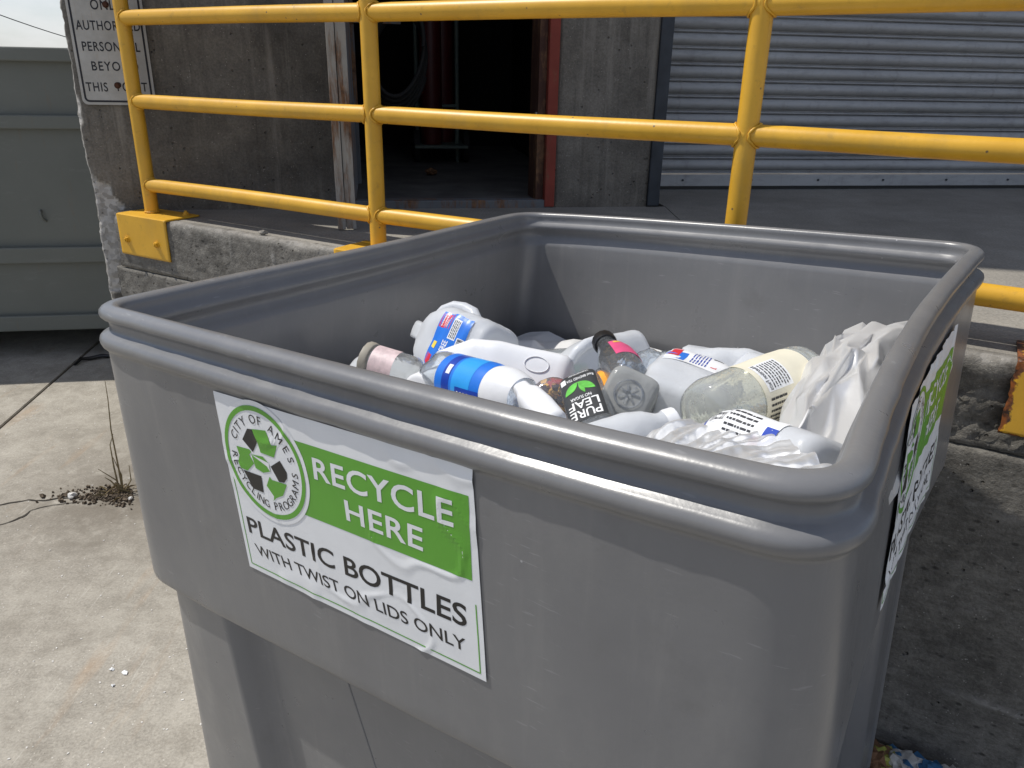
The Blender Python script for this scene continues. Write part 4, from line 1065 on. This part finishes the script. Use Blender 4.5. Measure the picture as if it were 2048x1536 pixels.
# 12, 13 jugs with blue labels
j = jug('milky jug at the back with a peeling red and blue label', PD((1360, 760), .52), PD((1500, 765), .51), .22, 0, 200, None, None, .10, .86)
lb = j.label(-6, 46, .34, .78, M_LWHITE, .006, lab='peeling label'); j.patch(lb, -6, 46, .34, .40, M_BLUE2, 'blue_edge', .0066); j.patch(lb, -6, 46, .72, .78, M_BLUE2, 'blue_edge', .0066); j.patch(lb, -4, 14, .42, .50, M_LRED, 'red_panel', .0066)
j.barcode(lb, 22, 42, .50, .68, 'z', lift=.007); j.lines(lb, -2, 18, .54, .70, 5, 'z', None, 9, .0068)
j = jug('milky jug with blue and white label in the middle of the heap', PD((1330, 848), .465), PD((1410, 748), .455), .22, -20, 150, None, None, .09, .86)
lb = j.label(-38, 36, .36, .70, M_LWHITE, .0012, lab='white label with blue corner and red dot'); j.patch(lb, -38, -14, .38, .68, M_BLUE, 'blue_panel'); j.patch(lb, -36, -24, .44, .60, M_LRED, 'red_panel', .0018); j.lines(lb, -8, 16, .40, .66, 6, 'z', M_BLUE2, 11); j.patch(lb, 20, 27, .42, .45, M_LRED, 'red_dot'); j.patch(lb, 18, 30, .56, .64, M_LTXT, 'black_mark')
# 14 cream labelled bottle
b = Lathe('lemonade_bottle', 'wide clear bottle with cream nutrition label and ribbed end beside the white bag', 'bottle', PD((1400, 832), .40), PD((1602, 752), .395), .235, P_WIDE, M_JUICE, 2, 0, .015, 0, 64)
lb = b.label(-88, 88, .32, .80, M_CREAM, .0009, nx=40, lab='cream label with nutrition panel and barcode')
b.patch(lb, -50, 6, .36, .58, M_LWHITE, 'nutrition_panel'); b.print_(lb, 'Nutrition Facts', -48, 4, .40, .37, M_LTXT, 'th', .0017, .006); b.lines(lb, -46, 2, .41, .57, 7, 'th', None, 21)
b.barcode(lb, 30, 66, .56, .76, 'z', seed=5); b.lines(lb, 14, 62, .36, .50, 5, 'z', None, 23)
# 17 jug below the film
j = jug('milky jug with blue-edged label half covered by clear film', PD((1655, 985), .385), PD((1490, 918), .40), .20, 0, 230, None, None, .05, .70)
lb = j.label(10, 58, .22, .92, M_LWHITE, .0012, lab='white label with blue ends'); j.patch(lb, 10, 58, .78, .92, M_BLUE2, 'blue_end'); j.patch(lb, 10, 40, .22, .30, M_BLUE2, 'blue_end'); j.patch(lb, 12, 26, .30, .36, M_LRED, 'red_panel', .0018); j.barcode(lb, 30, 54, .60, .76, 'z', seed=8); j.lines(lb, 14, 52, .38, .58, 6, 'z', None, 31)
# 18 white capped neck
b = Lathe('capped_bottle', 'translucent bottle with round white cap near the front rim', 'bottle', PD((1170, 900), .425), PD((1325, 852), .405), .115, [(0, .026), (.05, .030), (.5, .030), (.7, .026), (.85, .018), (1, .016)], M_HDPE, 2.4, 0, .05)
b.cap(M_WHITEP, .93, .0185, .016)
# 19 food tray, 20 orange bottle, 21 white tub
b = Lathe('snack_pack', 'shallow clear tray with green and white printed lid near the far wall', 'tray', PD((1005, 740), .53), PD((1150, 732), .53), .21, [(0, .02), (.03, .05), (.9, .05), (1, .02)], M_CLEARD, 6, 0, 0, 0, 40, flatk=.7)
lb = b.label(-30, 34, .5, .96, M_LWHITE, .001); b.patch(lb, -5, 22, .58, .72, M_LEAF, 'green_print'); b.patch(lb, 5, 20, .66, .74, M_YELL, 'yellow_print')
b = Lathe('orange_bottle', 'small bottle with orange label between tea bottle and square bottle', 'bottle', PD((1218, 810), .455), PD((1206, 764), .445), .09, [(0, .013), (.04, .020), (.7, .020), (.9, .012), (1, .012)], M_CLEAR, 2)
b.label(-80, 80, .15, .9, M_ORANGE, .0008)
b = Lathe('white_tub', 'plain white round tub under the blue-labelled water bottle', 'tub', PD((838, 792), .49), PD((900, 766), .49), .10, [(0, .03), (.03, .036), (.8, .040), (1, .042)], M_WHITEP, 2)
# more jugs and bottles lower in the heap
extra = [((700, 790), (800, 800), .60, 'mostly hidden milky jug under the small jar'), ((1010, 800), (1180, 790), .60, 'mostly hidden milky jug under the white jug'), ((1180, 760), (1330, 790), .58, 'mostly hidden milky jug under the crushed bottle'), ((1480, 790), (1590, 850), .53, 'mostly hidden milky jug under the cream-labelled bottle'), ((1330, 880), (1450, 860), .50, 'mostly hidden milky jug under the clear film')]
for a, c, d_, lab in extra: jug(lab, PD(a, d_), PD(c, d_), .24, rnd.uniform(-40, 40), 120, None, None, .06)

# ---- crumpled films
def crease(p, sc, seed):
    """sharp folded-film relief: differences of cell distances give flat facets with creases"""
    d_, _ = noise.voronoi(V(p)*sc+V((seed, seed*.7, 0)))
    return d_[1]-d_[0]
def facet_sheet(name, label, cat, fn, n_, amp, seed, mat, disc=False, lim=1., sub=2):
    """crumpled film: irregular facets with hard and soft folds"""
    rr = random.Random(seed); pts = []
    if disc:
        while len(pts) < n_:
            x, y = rr.uniform(-lim, lim), rr.uniform(-lim, lim)
            if x*x+y*y < lim*lim and all((x-a)**2+(y-c)**2 > 1.1*lim*lim/n_ for a, c in pts): pts.append((x, y))
        m = int(2.2*math.sqrt(n_)); pts += [(lim*1.02*math.cos(2*math.pi*k/m), lim*1.02*math.sin(2*math.pi*k/m)) for k in range(m)]
    else:
        m = int(math.sqrt(n_)); pts = [((i+(rr.uniform(-.38, .38) if 0 < i < m else 0))/m, (k+(rr.uniform(-.38, .38) if 0 < k < m else 0))/m) for i in range(m+1) for k in range(m+1)]
    r_ = mathutils.geometry.delaunay_2d_cdt([V(p) for p in pts], [], [], 0, 1e-7)
    vs = []
    for p in r_[0]:
        q = fn(p.x, p.y); vs.append(q+V((rr.uniform(-.5, .5), rr.uniform(-.5, .5), rr.uniform(-1, 1)))*amp)
    fs = [tuple(f) for f in r_[2] if len(f) == 3]
    o = mesh(name, vs, fs, mat, None, True); me = o.data
    at = me.attributes.new('crease_edge', 'FLOAT', 'EDGE'); at.data.foreach_set('value', [rr.choice((0, .3, .7, 1., 1.)) for _ in me.edges])
    md = o.modifiers.new('fold', 'SUBSURF'); md.levels = sub; md.render_levels = sub
    return tag(o, label, cat)
def base_fn(u, v):
    u, v = .035+.93*u, .035+.93*v; a = side[0][0](u); b = side[2][0](1-u); p = a+(b-a)*v
    return V((p.x, p.y, p.z-.25-.09*max(0, min(1, v*2-.5))+.03*fbm(p, 4)))
facet_sheet('plastic_sheet', 'crumpled white plastic sheeting beneath the bottles in the bin', 'plastic sheet', base_fn, 420, .022, 4, M_BAG)
# big white bag: spans between border points found in the photograph, bulging
BE = [((1540, 925), .355), ((1562, 845), .36), ((1590, 772), .37), ((1650, 700), .395), ((1714, 656), .40), ((1770, 650), .40), ((1862, 655), .40), ((1842, 740), .40), ((1795, 850), .395), ((1745, 935), .385), ((1690, 980), .375), ((1600, 965), .385)]
BEP = [PD(q, d_) for q, d_ in BE]; bc = sum(BEP, V())/len(BEP)
def bag_fn(x, y):
    r = math.hypot(x, y); ang = (math.atan2(y, x)/(2*math.pi)) % 1.
    x_ = ang*len(BEP); i = int(x_); f = x_-i; n_ = len(BEP); e = BEP[i % n_]*(1-f)+BEP[(i+1) % n_]*f
    if r <= 1: return bc+(e-bc)*r+V((0, 0, .06*(1-r*r)))
    out = e-bc; out.z = 0; out.normalize(); k = r-1
    return e+out*(.02*math.sin(min(1, k*2)*1.5))+V((0, 0, -.22*k))
facet_sheet('plastic_bag', 'big crumpled white plastic bag bulging beside the right wall of the bin', 'bag', bag_fn, 260, .014, 11, M_BAG, True, 1.45)
# clear pleated film along the near rim
FA, FB, FC, FD = PD((1205, 890), .40), PD((1478, 836), .385), PD((1668, 958), .312), PD((1330, 950), .345)
def film_fn(u, v):
    p = (FA*(1-u)+FB*u)*(1-v)+(FD*(1-u)+FC*u)*v
    q = v-.35*(1-u)**2+.06*fbm((u*2.2, v*2.2, 1), 1, 2)                 # pleats gathered towards one corner
    pl = abs(math.sin(q*17))**.6; p2 = math.sin(q*61+3*fbm((u*1.5, v*4, 7), 1, 2))
    return p+V((0, 0, .010*pl*(.35+.65*u)+.0022*p2+.010*fbm((u*3, v*3, 4), 1, 3)-.05*max(0, .5-u)**2))
vs, fs = [], []; n = 130
for j_ in range(n+1):
    for i in range(n+1): vs.append(film_fn(i/n, j_/n))
for j_ in range(n):
    for i in range(n): a = j_*(n+1)+i; fs.append((a, a+1, a+n+2, a+n+1))
tag(mesh('clear_film', vs, fs, M_FILM, None, True), 'clear pleated plastic film draped along the near rim over the jug', 'film')

# =================================================================== DOORWAY CONTENTS
M_PAPER = flat('grubby_paper', (.55, .53, .48), .8, .2, var=.2); M_WRAPB = flat('blue_wrapper', (.05, .17, .33), .5, var=.3); M_WRAPY = flat('yellow_green_wrapper', (.32, .33, .06), .5, var=.5, sc=50); M_CARD = flat('brown_card', (.20, .11, .06), .85, .2, var=.3)
def inroom(px, n_, z=None): return onplane(px, WALL(0, WD+n_, 0), WALL.N)
M_CYL = flat('red_cylinder_paint', (.075, .006, .006), .5); M_RUB = flat('black_hose', (.012, .012, .012), .8); M_CART = flat('green_grey_cart', (.10, .13, .11), .6); M_CHROME = flat('worn_chrome', (.2, .2, .2), .4, metal=1.)
cart = empty('cylinder_cart', inroom((870, 330), 1.7), 'dim hand cart with two red gas cylinders inside the dark doorway', 'cart')
zf = ZD+.022
for px, n_, r_, zt in (((862, 200), 1.65, .07, .92), ((884, 200), 1.85, .08, 1.05)):
    c = inroom(px, n_); c.z = zf+.12
    pr = [(0, .9), (.03, 1), (.80, 1), (.88, .86), (.93, .55), (.96, .35), (1, .35)]
    vs, fs = tube_data([c+V((0, 0, z*zt)) for z, _ in pr], [r_*k for _, k in pr], 24); mesh('cylinder', vs, fs, M_CYL, cart, auto=R(40))
    t_ = c+V((0, 0, zt)); tube('valve', [t_, t_+V((0, 0, .07))], .022, M_CHROME, cart, 12); tube('gauge', [t_+V((-.03, -.05, .04)), t_+V((-.03, -.065, .04))], .03, M_CHROME, cart, 18)
c = inroom((833, 250), 1.7); c.z = zf
for dx in (0, .26):
    tube('upright', [c+V((dx, .05, 0)), c+V((dx, .05, 1.1))], .014, M_CART, cart, 10)
tube('crossbar', [c+V((0, .05, .9)), c+V((.26, .05, .9))], .012, M_CART, cart, 8); tube('crossbar', [c+V((0, .05, .35)), c+V((.26, .05, .35))], .012, M_CART, cart, 8)
box('foot_plate', WALL, c.dot(WALL.T)-.02, c.dot(WALL.T)+.32, c.dot(WALL.N)-.16, c.dot(WALL.N)+.3, zf+.10, zf+.119, M_CART, cart, .003)
for s_ in (-.02, .30):
    w0 = c+WALL.T*s_+V((0, 0, .102)); vs, fs = tube_data([w0, w0+WALL.T*.035], .1, 24); mesh('wheel', vs, fs, M_RUB, cart, auto=R(40))
hose = empty('coiled_hose', inroom((800, 150), .75), 'dark rubber hose hanging in coils inside the doorway', 'hose')
hpts = []
hc = inroom((795, 92), .6)
for k in range(180):
    a = 2*math.pi*k/36; rr = .17+.018*math.sin(k*.35)+.02*(k/180); hpts.append(hc+WALL.T*(rr*math.cos(a)*.75)+V((0, 0, rr*math.sin(a)*1.25-.10*(k/180)))+WALL.N*(.02*math.sin(k*.2)+.0006*k))
tube('hose', hpts, .011, M_RUB, hose, 10)
box('wall_hook', WALL, hc.dot(WALL.T)-.25, hc.dot(WALL.T)+.02, hc.dot(WALL.N)+.03, hc.dot(WALL.N)+.05, hc.z+.10, hc.z+.13, M_CHAN2, hose, .003)
box('hook_post', WALL, hc.dot(WALL.T)-.25, hc.dot(WALL.T)-.21, hc.dot(WALL.N)+.052, hc.dot(WALL.N)+.09, zf, hc.z+.3, M_CHAN2, hose, .003)
def crumple(name, c, r, mat, label, cat, seed, sq=.55, group=None, sub=3):
    bm = bmesh.new(); bmesh.ops.create_icosphere(bm, subdivisions=sub, radius=1)
    for v in bm.verts:
        p = v.co.copy(); d_ = crease(p+V((seed, 0, 0)), 1.4, seed); s_ = .65+.75*d_+.25*fbm(p+V((0, seed, 0)), 2); v.co = V((p.x*r*s_*1.2, p.y*r*s_, p.z*r*s_*sq))
    bmesh.ops.rotate(bm, verts=bm.verts, cent=(0, 0, 0), matrix=Matrix.Rotation(seed*2.1, 3, 'Z')); zm = min(v.co.z for v in bm.verts)
    for v in bm.verts: v.co += V(c)+V((0, 0, -zm))
    return tag(frombm(name, bm, mat), label, cat, group)
crumple('crumpled_paper', V((*inroom((862, 322), 1.0).xy, zf)), .04, M_CARD, 'crumpled white paper, darkened to brown, on the floor inside the doorway', 'paper', 2.2)  # white scrap coloured brown, the doorway's dimness put into its colour

# =================================================================== YARD DEBRIS
def wline(pts, n_=10, amp=.012, seed=0):
    out = []
    for (a, b) in zip(pts[:-1], pts[1:]):
        for k in range(n_): p = a+(b-a)*(k/n_); out.append(p+V((amp*fbm(p+V((seed, 0, 0)), 6), amp*fbm(p+V((0, seed, 5)), 6), 0)))
    return out+[pts[-1]]
def crackmesh(pts, w0, seed):
    vs, fs = [], []
    for i, p in enumerate(pts):
        d_ = (pts[min(i+1, len(pts)-1)]-pts[max(0, i-1)]).normalized(); s_ = V((d_.y, -d_.x, 0)); w_ = w0*(.5+abs(fbm(p, 9)))*min(1, (len(pts)-i)/6)
        vs += [p+s_*w_+V((0, 0, .0025)), p-s_*w_+V((0, 0, .0025))]
    for i in range(len(pts)-1): fs.append((2*i, 2*i+1, 2*i+3, 2*i+2))
    o = mesh('crack', vs, fs, M_JOINT, ground); return o
g0 = lambda x, y: onz((x, y), 0.)
ck1 = wline([g0(-160, 1020), g0(0, 1006), g0(70, 998), g0(150, 996), g0(270, 985)], 14, .03, 1); crackmesh(ck1, .005, 1)
ck2 = wline([g0(-100, 1075), g0(0, 1050), g0(70, 1022), g0(125, 1008), g0(190, 1000)], 12, .03, 4); crackmesh(ck2, .004, 2)
ds = []
for k in range(520):
    q = g0(265-abs(rnd.gauss(0, 62)), 992+rnd.gauss(0, 1)*(8+0*k)); r_ = rnd.uniform(.002, .008)*(1.5 if rnd.random() < .1 else 1)
    R3 = mathutils.Euler((rnd.random()*6, rnd.random()*6, rnd.random()*6)).to_matrix()
    ds.append(([q+V((0, 0, r_*.4))+R3 @ V((x*r_*rnd.uniform(.6, 1.2), y*r_*rnd.uniform(.5, 1), z*r_*.5)) for x in (-1, 1) for y in (-1, 1) for z in (-1, 1)], [(0, 1, 3, 2), (4, 6, 7, 5), (0, 4, 5, 1), (2, 3, 7, 6), (0, 2, 6, 4), (1, 5, 7, 3)]))
vs, fs = join_data(*ds); tag(mesh('dirt_crumbs', vs, fs, M_DIRT), 'dry dark dirt crumbs gathered along the crack in the yard', 'dirt', None, 'stuff')
ds = []
for k in range(900):
    q = V((rnd.uniform(-3.6, -.3), rnd.uniform(1.2, 4.4), 0)); r_ = rnd.uniform(.001, .0032)
    R3 = Matrix.Rotation(rnd.random()*6, 3, 'Z')
    ds.append(([q+V((0, 0, r_*.3))+R3 @ V((x*r_*rnd.uniform(.6, 1.5), y*r_*.8, z*r_*.4)) for x in (-1, 1) for y in (-1, 1) for z in (-1, 1)], [(0, 1, 3, 2), (4, 6, 7, 5), (0, 4, 5, 1), (2, 3, 7, 6), (0, 2, 6, 4), (1, 5, 7, 3)]))
vs, fs = join_data(*ds); tag(mesh('pale_grit', vs, fs, M_STONE), 'pale grit scattered over the concrete yard', 'grit', None, 'stuff')
tag(rock('white_pebble', g0(146, 996), .021, M_STONE, None, 1.4, .7), 'smooth white pebble beside the crack in the yard', 'pebble')
tag(rock('grey_pebble', g0(262, 1000), .012, M_STONE, None, 4.4, .7), 'small pale pebble among the dirt by the weed', 'pebble')
for i, (q, s_, lab) in enumerate((((250, 1346), .011, 'torn white scrap of paper, largest of three on the yard'), ((224, 1340), .008, 'torn white scrap of paper beside the largest one'), ((226, 1372), .006, 'smallest torn white scrap of paper on the yard'))):
    c = g0(*q); n_ = 9; vs = [c+V((0, 0, .006))]; 
    for k in range(n_): a = 2*math.pi*k/n_; rr = s_*(.6+.7*rnd.random()); vs.append(c+V((rr*math.cos(a), rr*math.sin(a)*1.1, .001+.006*rnd.random())))
    tag(mesh('paper_scrap', vs, [(0, 1+k, 1+(k+1) % n_) for k in range(n_)], M_LWHITE), lab, 'paper scrap')
tag(tube('rubber_strip', [g0(150, 732)+V((0, 0, .01)), g0(162, 724)+V((0, 0, .02)), g0(180, 721)+V((0, 0, .015)), g0(205, 717)+V((0, 0, .02)), g0(228, 716)+V((0, 0, .012))], [.008, .012, .012, .013, .01], M_BLACK, None, 8), 'bent black rubber strip lying in the shade by the bin', 'rubber strip')
# dry weed
weed = empty('dry_weed', g0(244, 985), 'dry brown weed growing from the crack beside the bin', 'weed')
wb = g0(244, 985)
def upright(px, ref): # point above ground near the weed, in the plane facing the camera
    n_ = V((ref.x, ref.y, 0)).normalized(); return onplane(px, ref, n_)
for pts in ([(246, 985), (236, 930), (222, 860), (216, 800), (210, 762)], [(240, 985), (228, 935), (220, 890), (226, 868)], [(248, 988), (232, 960), (196, 938)], [(246, 985), (243, 950), (226, 915)], [(250, 990), (262, 960), (258, 930)], [(240, 990), (212, 992), (196, 985)], [(246, 992), (222, 962), (210, 955)]):
    P = [upright(q, wb) for q in pts]; P[0].z = max(P[0].z, 0)
    tube('stalk', P, [.0045*(1-.75*k/(len(P)-1)) for k in range(len(P))], M_WEED, weed, 6)
for k in range(26):
    a = rnd.uniform(0, 6.28); l_ = rnd.uniform(.03, .085); d_ = V((math.cos(a), math.sin(a), rnd.uniform(.0, .5))); s_ = V((-math.sin(a), math.cos(a), 0))*.003
    p = wb+V((rnd.gauss(0, .03), rnd.gauss(0, .025), .003)); mesh('blade', [p-s_, p+s_, p+d_*l_*.6+s_*.8+V((0, 0, .008)), p+d_*l_, p+d_*l_*.6-s_*.8+V((0, 0, .008))], [(0, 1, 2, 3, 4)], M_WEED, weed)
# litter between bin and dock
for px, r_, mt, nm, lab, sd in (((1765, 1505), .05, M_WRAPY, 'wrapper', 'crumpled yellow-green wrapper at the foot of the dock', 1.1), ((1805, 1508), .045, M_WRAPB, 'wrapper', 'small crumpled blue wrapper at the foot of the dock', 2.3), ((1862, 1530), .06, M_WRAPB, 'plastic_bag', 'crumpled blue plastic bag on the ground against the dock', 3.7),
                                ((1800, 1535), .055, M_PAPER, 'crumpled_paper', 'crumpled off-white paper on the ground between bin and dock', 5.2), ((1752, 1530), .05, M_CARD, 'cardboard_piece', 'torn brown cardboard piece on the ground beside the bin', 6.1), ((1835, 1500), .04, M_STONE, 'plastic_bag', 'grey crumpled plastic against the dock wall', 8.8), ((1905, 1545), .05, M_PAPER, 'crumpled_paper', 'white crumpled paper beside the blue bag', 9.4)):
    c = g0(*px); 
    lim = DOCK(0, DF-.02-r_*1.2, 0); k = c.dot(DOCK.N)
    if k > DF-.02-r_*1.2: c = c-DOCK.N*(k-(DF-.02-r_*1.2))
    crumple(nm, V((c.x, c.y, .001)), r_, mt, lab, 'litter', sd, .6)
# overhead wire
w0, w1 = at_range((-260, -72), 14), at_range((420, 128), 19)
tag(tube('overhead_wire', [w0+(w1-w0)*k/20+V((0, 0, -.25*math.sin(math.pi*k/20))) for k in range(21)], .008, M_BLACK, None, 6), 'thin dark overhead wire crossing the sky above the dumpster', 'wire')
